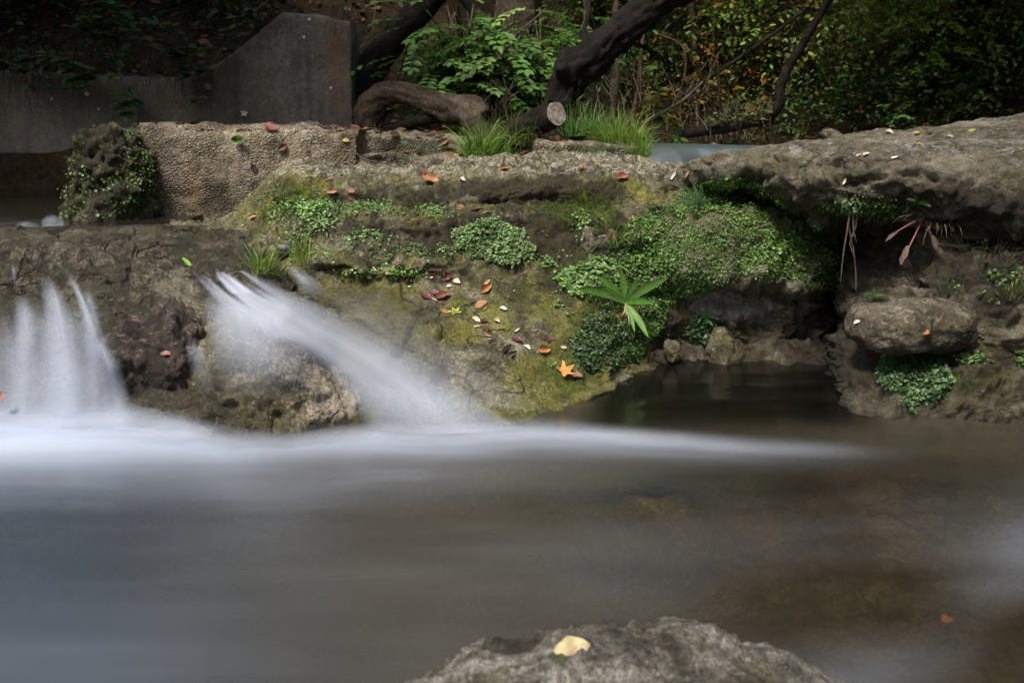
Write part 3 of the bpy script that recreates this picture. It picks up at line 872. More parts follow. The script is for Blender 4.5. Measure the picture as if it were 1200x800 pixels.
# --- scoured boulder in the cascade
def lumprock(name, c, r, seed, mat, label, amps=(.05, .02, .006), n=130, sq=2.6, rot=0.0, masks=None, extra=None):
    G = lump(c, r, seed, n, sq, rot)
    s = max(r)
    def dsp(P, N):
        d = s * (amps[0] * 2 * fbm(P * 1.1 / s, 3, seed)) + amps[1] * fbm(P * 9, 4, seed + 3) + amps[2] * fbm(P * 32, 4, seed + 5)
        if extra is not None: d = d + extra(P, N)
        return d
    mk = masks or (lambda P, N, px, py: dict(moss=np.full(len(P), .15), wet=np.full(len(P), .2), pale=np.full(len(P), .25), stain_shade=np.full(len(P), .2)))
    return rockmesh(name, G, mat, dsp, mk, label, 'rock', flip=True)

def mask_b(P, N, px, py):
    moss = .22 + .4 * G_(px, py, 270, 460, 50, 60) + .3 * G_(px, py, 330, 500, 60, 25) - .4 * G_(px, py, 415, 480, 45, 50)
    wet = .75 - .6 * G_(px, py, 415, 480, 45, 50)
    pale = .35 + .9 * G_(px, py, 412, 480, 50, 50) + .5 * G_(px, py, 340, 420, 60, 40)
    return dict(moss=moss, wet=np.clip(wet, 0, 1), pale=pale, stain_shade=.3 * G_(px, py, 260, 480, 50, 40))
cb = at(335, 480, 3.32)
lumprock('scoured_boulder', (cb[0] - .03, 3.38, .02), (.345, .34, .325), 131, M['boulder'], 'rounded boulder with yellowish mottling and a pink scoured flank under the white cascade', (.05, .026, .008), sq=2.35, rot=.1,
         masks=mask_b, extra=lambda P, N: -.17 * sstep(-.78, -.42, P[:, 0]) * sstep(.0, .25, P[:, 2]) + .012 * ridged(P * 11, 3, 99))

kb = at(186, 440, 3.26)
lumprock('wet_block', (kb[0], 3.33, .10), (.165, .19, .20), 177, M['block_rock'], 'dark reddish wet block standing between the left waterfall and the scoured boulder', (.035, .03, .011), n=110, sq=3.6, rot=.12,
         masks=lambda P, N, px, py: dict(moss=.06 + .3 * G_(px, py, 235, 450, 16, 50), wet=zero_(P) + .75, pale=.12 + .5 * sstep(.3, .8, N[:, 2]), stain_shade=.4 + .2 * zero_(P)),  # paler top paints in the bright edge highlights
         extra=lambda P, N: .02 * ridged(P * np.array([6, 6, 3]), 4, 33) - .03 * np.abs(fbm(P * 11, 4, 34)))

# --- submerged stone, foreground stone
p = onz(765, 592)
lumprock('submerged_stone', (p[0], p[1] + .05, -.125), (.17, .14, .115), 141, M['bed'], 'brown stone lying just under the surface in mid stream', n=60)
def mask_f(P, N, px, py):
    n = fbm(P * 7, 4, 85)
    moss = .10 + .25 * G_(px, py, 560, 785, 60, 26) + .3 * G_(px, py, 660, 770, 60, 14) + .12 * n
    return dict(moss=moss + .12, wet=.1 + .9 * sstep(.075, .03, P[:, 2] + .02 * n), pale=.42 + .3 * n, stain_shade=.38 + .3 * fbm(P * 9, 3, 86) + .3 * G_(px, py, 640, 755, 90, 20))
lumprock('foreground_stone', (.23, 1.23, .0), (.545, .33, .252), 151, M['stone'], 'grey lichen covered stone in the near water with a cream leaf on it', (.03, .012, .005), n=190, sq=2.15, rot=.05, masks=mask_f,
         extra=lambda P, N: -.12 * sstep(.22, .75, P[:, 0]) * sstep(-.05, .2, P[:, 2]) - .02 * sstep(.10, -.2, P[:, 0]) * sstep(-.05, .2, P[:, 2]) + .009 * ridged(P * 12, 4, 7) - .012 * np.abs(fbm(P * 16, 4, 8)))
bb = at(1068, 380, 3.36)
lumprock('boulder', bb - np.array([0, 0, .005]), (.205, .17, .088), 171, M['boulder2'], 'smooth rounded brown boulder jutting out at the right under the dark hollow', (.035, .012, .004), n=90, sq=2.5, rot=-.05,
         masks=lambda P, N, px, py: dict(moss=.12 + .35 * G_(px, py, 1095, 385, 30, 22), wet=zero_(P) + .1, pale=.30 + .3 * sstep(.3, .8, N[:, 2]), stain_shade=.25 + .5 * sstep(.2, -.5, N[:, 2])))  # paler top and darker underside paint light and shade into the colour
# small stones on the shelf beside the cascade
for (px, py, Y, r, sd, lab) in [(318, 287, 4.05, (.10, .09, .055), 161, 'yellowish lichen crusted stone beside the grass tuft at the cascade lip'),
                                (262, 268, 4.35, (.09, .07, .035), 162, 'low olive stone on the shelf left of the cascade lip'),
                                (242, 271, 4.28, (.07, .06, .03), 163, 'pale wet stone lying on the shelf at the foot of the concrete block'),
                                (702, 275, 4.02, (.085, .07, .075), 164, 'rounded grey stone knob in the moss above the green rosette plant'),
                                (845, 402, 3.97, (.05, .045, .085), 165, 'small brown upright rock rib at the back of the still pool'),
                                (787, 408, 3.93, (.035, .03, .04), 166, 'tiny mossy stone at the back edge of the still pool')]:
    c = at(px, py, Y)
    lumprock('stone', c - np.array([0, 0, r[2] * .3]), r, sd, M['ledge' if sd != 164 else 'boulder2'], lab, (.08, .012, .004), n=50, masks=lambda P, N, a, b: dict(moss=np.full(len(P), .33), wet=np.full(len(P), .15), pale=np.full(len(P), .5), stain_shade=np.full(len(P), .1)))

ROCKS = [k for k in SURF if k != 'ground']

# ------------------------------------------------------------------ concrete
def panel(name, outline, thick, mat, disp, masks, label, cat, step=.02):
    """wall slab: front outline given by a lower and an upper edge line (lists of (px, py, Y)), real thickness to the back"""
    lo, hi = outline
    st = []
    for (a, b) in zip(lo, hi):
        A, B = at(*a), at(*b)
        A2, B2 = A + np.array([0, thick, 0]), B + np.array([0, thick, 0])
        e = .012
        col = [A + (B - A) * t for t in np.linspace(0, 1, 6)][:-1] + [B - np.array([0, 0, e]), B + np.array([0, e, 0])]
        col += [B2 - np.array([0, e, 0]), B2 - np.array([0, 0, e]), A2]
        st.append(col)
    # end caps
    def capst(c):
        m = np.mean([c[0], c[-1]], axis=0)
        r = [np.array([p[0], c[0][1] + thick * .5, p[2]]) for p in c]
        return r
    st = [capst(st[0])] + st + [capst(st[-1])]
    A = np.array(st).transpose(1, 0, 2)
    def lin(A):
        out = []
        for k in range(len(A) - 1):
            L = np.linalg.norm(A[k + 1] - A[k], axis=1).max()
            m = max(1, int(L / step))
            for t in np.arange(m) / m: out.append(A[k] * (1 - t) + A[k + 1] * t)
        out.append(A[-1])
        return np.array(out)
    G = lin(lin(A).transpose(1, 0, 2)).transpose(1, 0, 2)
    return rockmesh(name, G, mat, disp, masks, label, cat)

zero = lambda n: np.zeros(n)
def mask_w(P, N, px, py):
    return dict(moss=.02 + .33 * G_(px, py, 230, 130, 90, 40) + .25 * G_(px, py, 60, 120, 120, 50), wet=zero(len(P)) + .25 * sstep(240, 120, px), stain_shade=.35 * sstep(240, 100, px) + .35 * G_(px, py, 240, 120, 60, 60), rust=.5 * G_(px, py, 395, 70, 16, 60) + .12)
dw = lambda P, N: .010 * fbm(P * 3, 4, 171) + .004 * fbm(P * 18, 4, 172)
# lower left wall and the taller gable panel in front of it
panel('concrete_wall', ([(-500, 232, 6.3), (-100, 232, 6.3), (80, 232, 6.3), (170, 232, 6.3), (262, 232, 6.3)], [(-500, 80, 6.3), (-100, 82, 6.3), (80, 86, 6.3), (170, 90, 6.3), (262, 92, 6.3)]), .4, M['wall'], dw, mask_w,
      'low stained concrete wall with hanging vines left of the tall panel', 'wall')
panel('concrete_wall', ([(163, 215, 6.2), (240, 215, 6.2), (292, 215, 6.2), (333, 215, 6.2), (380, 215, 6.2), (414, 215, 6.2)], [(161, 94, 6.2), (236, 90, 6.2), (290, 47.5, 6.2), (331, 14, 6.2), (376, 18, 6.2), (411, 26, 6.2)]), .32, M['wall'], dw, mask_w,
      'tall grey concrete wall panel with a slanting top edge behind the rough block', 'wall')
def mask_k(P, N, px, py):
    return dict(moss=.05 + .85 * G_(px, py, 150, 210, 22, 70) + .3 * G_(px, py, 300, 148, 130, 9) + .5 * G_(px, py, 480, 175, 70, 22) + .2 * G_(px, py, 270, 165, 90, 6),
                wet=.85 * G_(px, py, 200, 225, 60, 34) + .6 * G_(px, py, 470, 180, 60, 25), stain_shade=1.3 * G_(px, py, 195, 228, 75, 26) + .5 * fbm(P * np.array([6, 6, 1.2]), 3, 186) + .5 * G_(px, py, 280, 240, 80, 22) + .5 * G_(px, py, 480, 175, 70, 25) + .25,
                rust=.7 * G_(px, py, 228, 225, 12, 40) + .6 * G_(px, py, 345, 185, 12, 25) + .5 * G_(px, py, 395, 185, 22, 25))
def disp_k(P, N):
    px, py = proj(P)
    d = .020 * fbm(P * 3.2, 3, 181) + .008 * fbm(P * 14, 4, 182) + .005 * fbm(P * 50, 3, 183)
    d -= .03 * sstep(160, 152, py) * sstep(.5, -.2, fbm(P * 7, 3, 184))
    return d
panel('concrete_block', ([(166, 290, 5.0), (230, 290, 5.0), (320, 290, 5.02), (420, 290, 5.06)], [(160, 144, 5.0), (230, 146, 5.0), (320, 148, 5.02), (419, 152, 5.06)]), .95, M['block'], disp_k, mask_k,
      'rough block of washed pebble concrete with wet brown stains below the tall wall', 'concrete block', .014)
# stepped, dripping continuation to the right
panel('stone_step', ([(400, 250, 5.06), (470, 250, 5.08), (556, 250, 5.1)], [(400, 178, 5.06), (470, 180, 5.08), (556, 183, 5.1)]), .35, M['block'], lambda P, N: disp_k(P, N) + .02 * fbm(P * 9, 3, 5), mask_k,
      'lower mossy step with water dripping below the leafy ledge', 'stone step', .014)
panel('stone_step', ([(405, 230, 5.24), (470, 230, 5.26), (560, 230, 5.28)], [(405, 154, 5.24), (470, 157, 5.26), (560, 163, 5.28)]), .9, M['block'], lambda P, N: disp_k(P, N) + .02 * fbm(P * 9, 3, 5), mask_k,
      'upper mossy step strewn with leaves under the fallen log', 'stone step', .014)
mk2 = lambda P, N, px, py: dict(moss=.25 + .5 * G_(px, py, 700, 178, 60, 10), wet=zero(len(P)) + .4, stain_shade=zero(len(P)) + .25, rust=zero(len(P)))
panel('concrete_kerb', ([(628, 230, 5.15), (690, 230, 5.15), (752, 230, 5.15)], [(628, 166, 5.15), (690, 167, 5.15), (752, 172, 5.15)]), .45, M['block'], disp_k, mk2, 'grey broken concrete edge below the bright grass beside the weir', 'kerb', .014)

# mossy rubble end of the concrete block
c = at(126, 222, 4.95)
lumprock('mossy_rubble', (c[0] + .03, 5.03, .47), (.20, .28, .43), 191, M['ledge'], 'dark mossy rubble slope forming the left end of the concrete block', (.06, .06, .024), n=120, sq=3.2,
         masks=lambda P, N, px, py: dict(moss=.55 + .5 * fbm(P * 4, 3, 5) - .4 * G_(px, py, 150, 165, 18, 40), wet=zero(len(P)) + .3, pale=zero(len(P)) + .15, stain_shade=.75 + zero(len(P))),
         extra=lambda P, N: -.20 * sstep(-1.95, -2.25, P[:, 0]) * sstep(.5, 1.0, P[:, 2]) + .014 * ridged(P * np.array([5, 5, 7]), 4, 17))
ALL = list(SURF)

# ------------------------------------------------------------------ water
def lerp_path(pts, x):
    pts = np.array(pts, float)
    return [np.interp(x, pts[:, 0], pts[:, k]) for k in range(1, pts.shape[1])]

# crest of the white water along the foot of the rocks: px, py, strength, height
CREST = [(-400, 508, .85, .045), (-100, 510, .85, .045), (60, 509, .9, .045), (150, 510, .9, .045), (215, 517, .75, .032), (268, 528, .55, .022), (330, 527, .42, .016), (380, 521, .55, .018), (440, 517, .75, .024), (490, 519, .66, .018), (545, 517, .75, .018),
         (620, 511, .85, .022), (680, 514, .8, .018), (740, 518, .66, .014), (830, 524, .45, .012), (930, 529, .22, .010), (1020, 533, .06, .008), (1090, 536, .0, .008), (1150, 537, .0, .008)]
wx, wy = np.linspace(-6.5, 7.5, 520), np.linspace(-3.0, 4.9, 420)
WX, WY = np.meshgrid(wx, wy)
WP = np.stack([WX.ravel(), WY.ravel(), 0 * WX.ravel()], 1)
px, py = proj(WP)
front = WP[:, 1] > .6
py = np.where(front, py, 1200)
cy_, cs_, ch_ = lerp_path(CREST, px)
dyy = py - cy_
foam = np.where(dyy > 0, np.exp(-(dyy / (14 + 14 * sstep(420, 100, px))) ** 2) * .5, np.exp(-(dyy / 9) ** 2) * .5) * cs_ ** 1.2
foam += .20 * np.exp(-(np.maximum(dyy, 0) / 55) ** 2) * sstep(420, -50, px) * (dyy > -12)
foam += .20 * np.exp(-(np.maximum(dyy - 30, 0) / 40) ** 2) * sstep(900, 400, px) * (dyy > 0) * .6
foam += .062 * sstep(520, -100, px) * sstep(500, 600, py)
wn = fbm(WP * np.array([.5, 2.2, 1]), 4, 201)
# a pale swirl in the near right water
sw = np.exp(-(dist_poly(px, py, [(1230, 620), (1190, 690), (1120, 740), (1000, 790), (900, 830)]) / 50) ** 2)
foam += .045 * fbm(WP * np.array([.7, 1.3, 1]), 4, 209) * sstep(520, 600, py) * front
foam += .06 * sw * np.clip(1 + wn, 0, 1.6) * front
wn2 = fbm(WP * np.array([.35, 7.0, 1]), 4, 207)
foam *= 1 - .8 * sstep(508, 492, py) * sstep(670, 715, px)
foam = np.clip(foam * (1 + .25 * wn + .22 * wn2), 0, 1)
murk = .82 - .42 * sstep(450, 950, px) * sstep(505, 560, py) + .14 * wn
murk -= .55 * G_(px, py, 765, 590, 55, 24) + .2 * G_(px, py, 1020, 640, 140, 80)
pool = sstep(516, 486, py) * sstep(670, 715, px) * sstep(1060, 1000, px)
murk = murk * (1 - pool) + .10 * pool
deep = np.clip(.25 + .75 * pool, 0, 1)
zz = .010 * foam * (1 + wn) + .006 * fbm(WP * np.array([1.0, 3.0, 1]), 3, 202)
WP[:, 2] = zz
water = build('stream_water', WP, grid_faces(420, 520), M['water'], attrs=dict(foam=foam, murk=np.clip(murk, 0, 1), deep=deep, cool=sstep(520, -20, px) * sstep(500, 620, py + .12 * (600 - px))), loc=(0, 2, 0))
tag(water, 'smooth murky brown and grey stream water in front of the rocks', 'water', kind='structure')

# foam mound along the rocks
fu = np.linspace(-380, 1120, 300)
cy_, cs_, ch_ = lerp_path(CREST, fu)
V, dens, UV = [], [], []
nv = 22
for v in np.linspace(0, 1, nv):
    row = []
    for a, b, s, h in zip(fu, cy_, cs_, ch_):
        q = onz(a, b)
        y = q[1] - .10 + (.19 + .05 * sstep(500, 200, a)) * v
        vv_ = min(1, v / .7); z = .012 + h * vv_ * vv_ * (3 - 2 * vv_) + .10 * max(0, v - .4) ** 1.6 * s * min(1, h / .05)
        row.append(wz(a, y, z))
    V.append(row)
    dens.append(math.sin(math.pi * v ** .8) ** 2.2 * cs_ * .8)
V = np.array(V)
V[..., 2] += .012 * fbm(np.stack([V[..., 0].ravel() * 3, V[..., 1].ravel() * 2, 0 * V[..., 0].ravel()], 1), 3, 210).reshape(V.shape[:2]) * ch_[None] / .05
dens = np.array(dens) * np.clip(1 + .55 * fbm(np.stack([V[..., 0].ravel() * 2.2, V[..., 1].ravel() * 5, 0 * V[..., 0].ravel()], 1), 4, 213).reshape(V.shape[:2]), .3, 1.4)
UVf = np.stack([V[..., 0], V[..., 1] * 2], -1)
o = build('foam', V.reshape(-1, 3), grid_faces(nv, len(fu)), M['mist'], attrs=dict(dens=np.array(dens).ravel()), loc=(0, 3, 0), uv=UVf.reshape(-1, 2))
tag(o, 'soft white foam band along the foot of the falls', 'foam', kind='stuff')

# upper channel behind the left rock, and its skin sliding over the edge
ux, uy = np.linspace(-7, -1.55, 160), np.linspace(4.25, 6.3, 60)
UX, UY = np.meshgrid(ux, uy)
UP = np.stack([UX.ravel(), UY.ravel(), 0 * UX.ravel() + .497], 1)
upx, upy = proj(UP)
UP[:, 2] += .006 * fbm(UP * np.array([1.5, 4, 1]), 3, 220) - .05 * sstep(4.45, 4.2, UP[:, 1])
o = build('upper_water', UP, grid_faces(60, 160), M['water_up'], attrs=dict(foam=np.clip(.15 * fbm(UP * 3, 3, 4), 0, .12) * sstep(4.8, 4.4, UP[:, 1]), murk=zero(len(UP)) + .6, deep=zero(len(UP)) + .8), loc=(-3, 5, .49))
tag(o, 'dark water in the channel behind the left rock', 'water', kind='structure')

def smooth2(D, n):
    for _ in range(n):
        E = np.pad(D, 1, mode='edge')
        D = (E[:-2, 1:-1] + E[2:, 1:-1] + E[1:-1, :-2] + E[1:-1, 2:] + 2 * D) / 6
    return D

def ribbon(L, R, nu, nv, lift, densf, sm=10, names=None):
    """sheet of running water laid over the rocks between two banks (picture lines), lifted off the stone"""
    L, R = np.array(L, float), np.array(R, float)
    def res(A):
        s = np.r_[0, np.cumsum(np.linalg.norm(np.diff(A, axis=0), axis=1))]; s /= s[-1]
        B = spl(np.c_[A, np.zeros(len(A))][:, None], [24] * (len(A) - 1))[:, 0, :2]
        s2 = np.r_[0, np.cumsum(np.linalg.norm(np.diff(B, axis=0), axis=1))]; s2 /= s2[-1]
        t = np.linspace(0, 1, nv)
        return np.stack([np.interp(t, s2, B[:, k]) for k in (0, 1)], 1)
    a, b = res(L), res(R)
    D = np.zeros((nv, nu)); Q = np.zeros((nv, nu, 2))
    last = 3.6
    for j in range(nv):
        for i in range(nu):
            q = a[j] + (b[j] - a[j]) * i / (nu - 1)
            Q[j, i] = q
            h = cast(q[0], q[1], names)
            if h is not None: last = h[0][1]
            D[j, i] = last
    k = 3 if sm < 40 else 6
    E = np.pad(D, k, mode='edge')
    D = np.min([E[a_:a_ + nv, b_:b_ + nu] for a_ in range(0, 2 * k + 1) for b_ in range(0, 2 * k + 1)], axis=0)
    D0 = E[k:-k, k:-k]
    D = smooth2(D, sm * (4 if sm >= 40 else 2))
    D = smooth2(np.minimum(D, D0 - .004), 6)
    u = np.linspace(0, 1, nu)[None, :]; v = np.linspace(0, 1, nv)[:, None]
    bulge = np.sin(np.pi * np.clip(u, .02, .98)) ** .6 * np.ones_like(v)
    D = D - lift * (.25 + .75 * bulge)
    P = np.array([[at(Q[j, i, 0], Q[j, i, 1], D[j, i]) for i in range(nu)] for j in range(nv)])
    len_v = np.r_[0, np.cumsum(np.linalg.norm(np.diff(P[:, nu // 2], axis=0), axis=1))]
    wid = np.linalg.norm(P[:, -1] - P[:, 0], axis=1).mean()
    U = (u - .5) * wid + 0 * v
    UV = np.stack([U, len_v[:, None] + 0 * u], -1)
    dn = densf(u + 0 * v, v + 0 * u)
    return P.reshape(-1, 3), grid_faces(nv, nu), dn.ravel(), UV.reshape(-1, 2)

def edge(u, p=1.0): return np.clip(np.sin(np.pi * u), 0, 1) ** p
def water_obj(name, parts, mat, label):
    Vs, Fs, Ds, Us, off = [], [], [], [], 0
    for k, (V, F, d, uv) in enumerate(parts):
        Vs.append(V); Fs.append(F + off); Ds.append(d); Us.append(uv + np.array([k * 3.7, k * 1.3])); off += len(V)
    V = np.concatenate(Vs)
    o = build(name, V, np.concatenate(Fs), mat, attrs=dict(dens=np.clip(np.concatenate(Ds), 0, 1)), loc=V.mean(0), uv=np.concatenate(Us))
    tag(o, label, 'waterfall', kind='structure')
    return o

RK = [k for k in ROCKS if k not in ('submerged_stone', 'foreground_stone')]
def fall(top0, top1, bot, nu=18, nv=40, a=.9, lift=.05, t0=.03, fade=.9, pw=1.5, end=.75):
    """thin strand: narrow at its lip, widening as it falls"""
    L = [top0] + [p[0] for p in bot]; R = [top1] + [p[1] for p in bot]
    return ribbon(L, R, nu, nv, lift, lambda u, v: a * edge(u, pw) * sstep(0, t0 + .16, v) * (1 - (1 - end) * sstep(.2, fade, v)), 14, RK)

parts = [
    # wide thin curtain
    ribbon([(-60, 350), (-70, 420), (-80, 505)], [(118, 352), (140, 420), (160, 503)], 50, 44, .05, lambda u, v: .48 * edge(u, .7) * sstep(0, .5, v) * (.7 + .3 * v), 20, RK),
    ribbon([(20, 345), (25, 420), (20, 505)], [(112, 345), (120, 420), (128, 503)], 30, 40, .065, lambda u, v: .36 * edge(u, .9) * sstep(0, .3, v), 20, RK),
    fall((46, 318), (64, 320), [((48, 350), (80, 350)), ((46, 400), (98, 400)), ((40, 503), (116, 503))], a=.62, lift=.06, end=.6),
    fall((71, 314), (82, 316), [((86, 345), (102, 347)), ((96, 390), (116, 392)), ((98, 503), (128, 503))], a=.5, lift=.06, end=.3),
    fall((96, 336), (108, 335), [((96, 356), (116, 354)), ((98, 385), (122, 385)), ((98, 420), (130, 420))], a=.4, lift=.065, end=.5),
    fall((14, 342), (36, 340), [((14, 380), (50, 376)), ((8, 430), (58, 430)), ((0, 503), (66, 503))], a=.55, lift=.07, end=.6),
    fall((12, 310), (20, 310), [((13, 322), (22, 322)), ((14, 338), (24, 338))], a=.35, lift=.03, end=.2),
    fall((-60, 375), (-2, 380), [((-70, 430), (6, 430)), ((-80, 503), (14, 503))], a=6 * .1, lift=.06, nu=20, end=.8),
    fall((92, 388), (120, 392), [((100, 420), (142, 425)), ((104, 503), (166, 503))], a=.55, lift=.05, nu=20, end=.8),
]
water_obj('waterfall', parts, M['veil'], 'white silky left waterfall pouring in strands over the dark brown shelf')

parts = [
    # main tongue
    ribbon([(226, 322), (252, 352), (288, 383), (338, 408), (380, 438), (415, 476), (440, 512)], [(296, 316), (334, 338), (390, 362), (450, 394), (512, 432), (570, 472), (622, 504)], 40, 90, .055,
           lambda u, v: (1.0 * edge(u, .8) * (1.0 - .5 * sstep(.5, 1.0, v)) * sstep(0, .15, v + .06 * np.sin(u * 17) + .03 * np.sin(u * 41))) * (1 - .3 * sstep(.5, 1, u) * sstep(.3, .9, v)), 60, RK),
    # fingers at the lip
    fall((249, 312), (257, 312), [((253, 326), (266, 324)), ((268, 345), (286, 342))], a=.75, lift=.05, end=.9, t0=.35),
    fall((262, 314), (268, 314), [((268, 328), (279, 326)), ((284, 345), (300, 341))], a=.6, lift=.05, end=.9, t0=.35),
    # veils slipping over the boulder's shoulder
    ribbon([(236, 338), (240, 385), (246, 430), (250, 480)], [(292, 346), (318, 385), (336, 425), (346, 478)], 36, 44, .05, lambda u, v: .6 * edge(u, 1.0) * sstep(0, .2, v) * (1 - sstep(.25, 1, v)), 30, RK),
    ribbon([(262, 350), (280, 390), (290, 430), (296, 470)], [(330, 372), (360, 405), (384, 440), (400, 480)], 30, 44, .04, lambda u, v: .4 * edge(u, 1.1) * sstep(0, .2, v) * (1 - sstep(.2, .95, v)), 30, RK),
    fall((214, 395), (240, 398), [((220, 430), (250, 430)), ((225, 475), (262, 475))], a=.28, lift=.03, nu=18, end=.1),
    # lower skirt where the tongue meets the stream
    ribbon([(386, 432), (404, 465), (424, 500), (430, 518)], [(520, 440), (560, 468), (600, 492), (630, 508)], 30, 40, .03,
           lambda u, v: .45 * edge(u, .9) * sstep(0, .4, v), 16, RK),
]
water_obj('cascade', parts, M['sheet'], 'white silky cascade sweeping down to the right beside the scoured boulder')
parts = [
    ribbon([(352, 338), (380, 362), (420, 388), (470, 425), (520, 470)], [(440, 330), (480, 362), (520, 400), (580, 440), (650, 484)], 30, 40, .012, lambda u, v: .17 * edge(u, .8) * sstep(0, .3, v) * (1 - .3 * sstep(.7, 1, v)), 10, RK),
    ribbon([(326, 300), (334, 316), (346, 330), (352, 350)], [(343, 298), (352, 312), (372, 328), (392, 350)], 16, 26, .02, lambda u, v: .42 * edge(u, .8) * sstep(.1, .5, v) * (1 - .75 * sstep(.55, 1, v)), 10, RK),
    fall((338, 314), (346, 313), [((344, 324), (356, 322)), ((352, 334), (370, 332))], a=.7, lift=.03, end=.3),
    fall((322, 286), (336, 285), [((326, 292), (344, 290)), ((330, 298), (348, 296))], a=.35, lift=.02, end=.3),
]
water_obj('trickle', parts, M['veil'], 'thin trickle running past the grass tuft and filming over the slab')
parts = [ribbon([(10, 262), (12, 267), (14, 272)], [(75, 250), (78, 262), (80, 272)], 30, 12, .03, lambda u, v: .6 * edge(u, .6) * np.abs(np.sin(u * 9 + .5)) ** 1.5 * sstep(0, .3, v), 4)]
# small fall at the far end of the channel
def plainfall(pts0, pts1, Y, a, mat, label, name, nu=24, nv=14):
    P = []
    for v in np.linspace(0, 1, nv):
        P.append([at(x0 + (x1 - x0) * v, y0 + (y1 - y0) * v, Y - .12 * v ** .7) for (x0, y0), (x1, y1) in zip(pts0, pts1)])
    P = spl(np.array(P).transpose(1, 0, 2), [max(2, nu // (len(pts0) - 1))] * (len(pts0) - 1))
    P = P.transpose(1, 0, 2)
    v, u = np.meshgrid(np.linspace(0, 1, P.shape[0]), np.linspace(0, 1, P.shape[1]), indexing='ij')
    U = P[..., 0]
    return P.reshape(-1, 3), grid_faces(*P.shape[:2]), (a * edge(u, .6) * sstep(0, .3, v)).ravel(), np.stack([U, v * .3], -1).reshape(-1, 2)
water_obj('small_fall', [plainfall([(18, 262), (30, 258), (46, 261)], [(16, 271), (30, 271), (48, 271)], 4.5, .25, 0, '', ''), plainfall([(48, 256), (60, 250), (74, 254)], [(48, 271), (62, 271), (78, 271)], 4.5, .4, 0, '', '')], M['veil'],
          'tiny white fall in the dark channel behind the left rock')

# weir at the back right
weir_rows = []
wr = [(744, 170), (880, 172), (960, 174)]
st = []
for a in np.linspace(738, 960, 14):
    yt = np.interp(a, [738, 960], [169, 174])
    st.append([at(a, yt - 2.0, 8.0), at(a, yt - .5, 6.6), at(a, yt, 6.0), at(a, yt + 6, 5.75), at(a, yt + 16, 5.55), at(a, yt + 28, 5.42), at(a, yt + 60, 5.3)])
Gw = loft(st, .03)
mwr = rockmesh('weir', Gw - np.array([0, 0, .02]), M['block'], lambda P, N: .006 * fbm(P * 6, 3, 230), lambda P, N, a, b: dict(moss=zero(len(P)) + .3, wet=zero(len(P)) + .8, stain_shade=zero(len(P)) + .3, rust=zero(len(P))),
               'low concrete weir under a thin sheet of greenish water behind the ledge', 'weir')
Pw = Gw.reshape(-1, 3)
a, b = proj(Pw)
fw = .3 * np.clip(.3 + fbm(Pw * np.array([9, .8, .8]), 4, 231), 0, 1.2) + .55 * G_(a, b, 760, 194, 12, 8)
fw *= sstep(171, 180, b)
o = build('weir_water', Pw + np.array([0, 0, .004]), grid_faces(*Gw.shape[:2]), M['weir_water'], attrs=dict(foam=fw * .6, murk=zero(len(Pw)) + .72, deep=zero(len(Pw))), loc=(1.2, 6, .7))
tag(o, 'thin greenish sheet of water sliding over the weir', 'water', kind='structure')

# ------------------------------------------------------------------ trees
def rnd(a, b, n=None): return rng.uniform(a, b, n)

def sprays(st, d, L, nl, size, cols, droop=.5, tmpl=OVATE, flat=.5, wig=.25):
    """leafy twigs: leaves alternate along each curved twig"""
    n = len(st)
    t = np.linspace(.12, 1, nl)[None, :, None]
    L = np.broadcast_to(L, (n,))[:, None, None]
    d = unit(d)
    p = st[:, None] + d[:, None] * L * t + np.array([0, 0, -1.0]) * L * droop * .5 * t * t
    tan = unit(d[:, None] + np.array([0, 0, -1.0]) * droop * t)
    side = unit(np.cross(tan, np.array([0, 0, 1.0]) + rng.normal(0, .25, (n, 1, 3))))
    sg = np.where(np.arange(nl) % 2 == 0, 1, -1)[None, :, None]
    ld = unit(tan * .55 + side * sg + rng.normal(0, wig, (n, nl, 3)) + np.array([0, 0, -.25]))
    nn = unit(np.array([0, 0, 1.0]) + rng.normal(0, flat, (n, nl, 3)))
    c = np.repeat(palette(cols, n, .16), nl, axis=0) * (1 + rng.normal(0, .14, (n * nl, 1)))
    s = size * rnd(.6, 1.15, n * nl)
    return leafcloud(p.reshape(-1, 3), ld.reshape(-1, 3), nn.reshape(-1, 3), s, np.clip(c, .002, .9), tmpl)

def ellip(c, r, n, lo=.0, clump=0):
    d = unit(rng.normal(size=(n, 3)))
    q = d * (rnd(lo ** 3, 1, n) ** (1 / 3))[:, None]
    if clump:
        cc = unit(rng.normal(size=(clump, 3))) * (rnd(.2, 1, clump) ** .5)[:, None]
        k = rng.integers(0, clump, n)
        q = cc[k] + rng.normal(0, .20, (n, 3))
    return np.asarray(c) + q * np.asarray(r), unit(q)

def bush(name, label, base, c, r, ntwig, nl, size, L, cols, cat='bush', group=None, nstem=5, srad=.012, droop=.6, tmpl=OVATE, clump=18, barkm='bark', flat=.5):
    base = np.asarray(base, float); c = np.asarray(c, float)
    e = empty(name, base)
    tag(e, label, cat, group)
    st, out = ellip(c, r, ntwig, clump=clump)
    d = unit(out * .8 + rng.normal(0, .5, (ntwig, 3)) + np.array([0, 0, .15]))
    V, F, col = sprays(st, d, L * rnd(.6, 1.2, ntwig), nl, size, cols, droop, tmpl, flat)
    for k in range(nstem):
        tgt = c + rng.normal(0, .45, 3) * np.asarray(r)
        mid = (base + tgt) / 2 + rng.normal(0, .12, 3) * np.linalg.norm(tgt - base)
        b0 = base + rng.normal(0, .03, 3) * np.array([1, 1, 0]) - np.array([0, 0, .05])
        tv, tf = tube([b0, mid, tgt], [srad, srad * .7, srad * .3], 6, k, fine=.08)
        build('stem', tv, tf, M[barkm], e)
    build('foliage', V, F, M['leaf'], e, attrs=dict(tint=col), smooth=False)
    return e

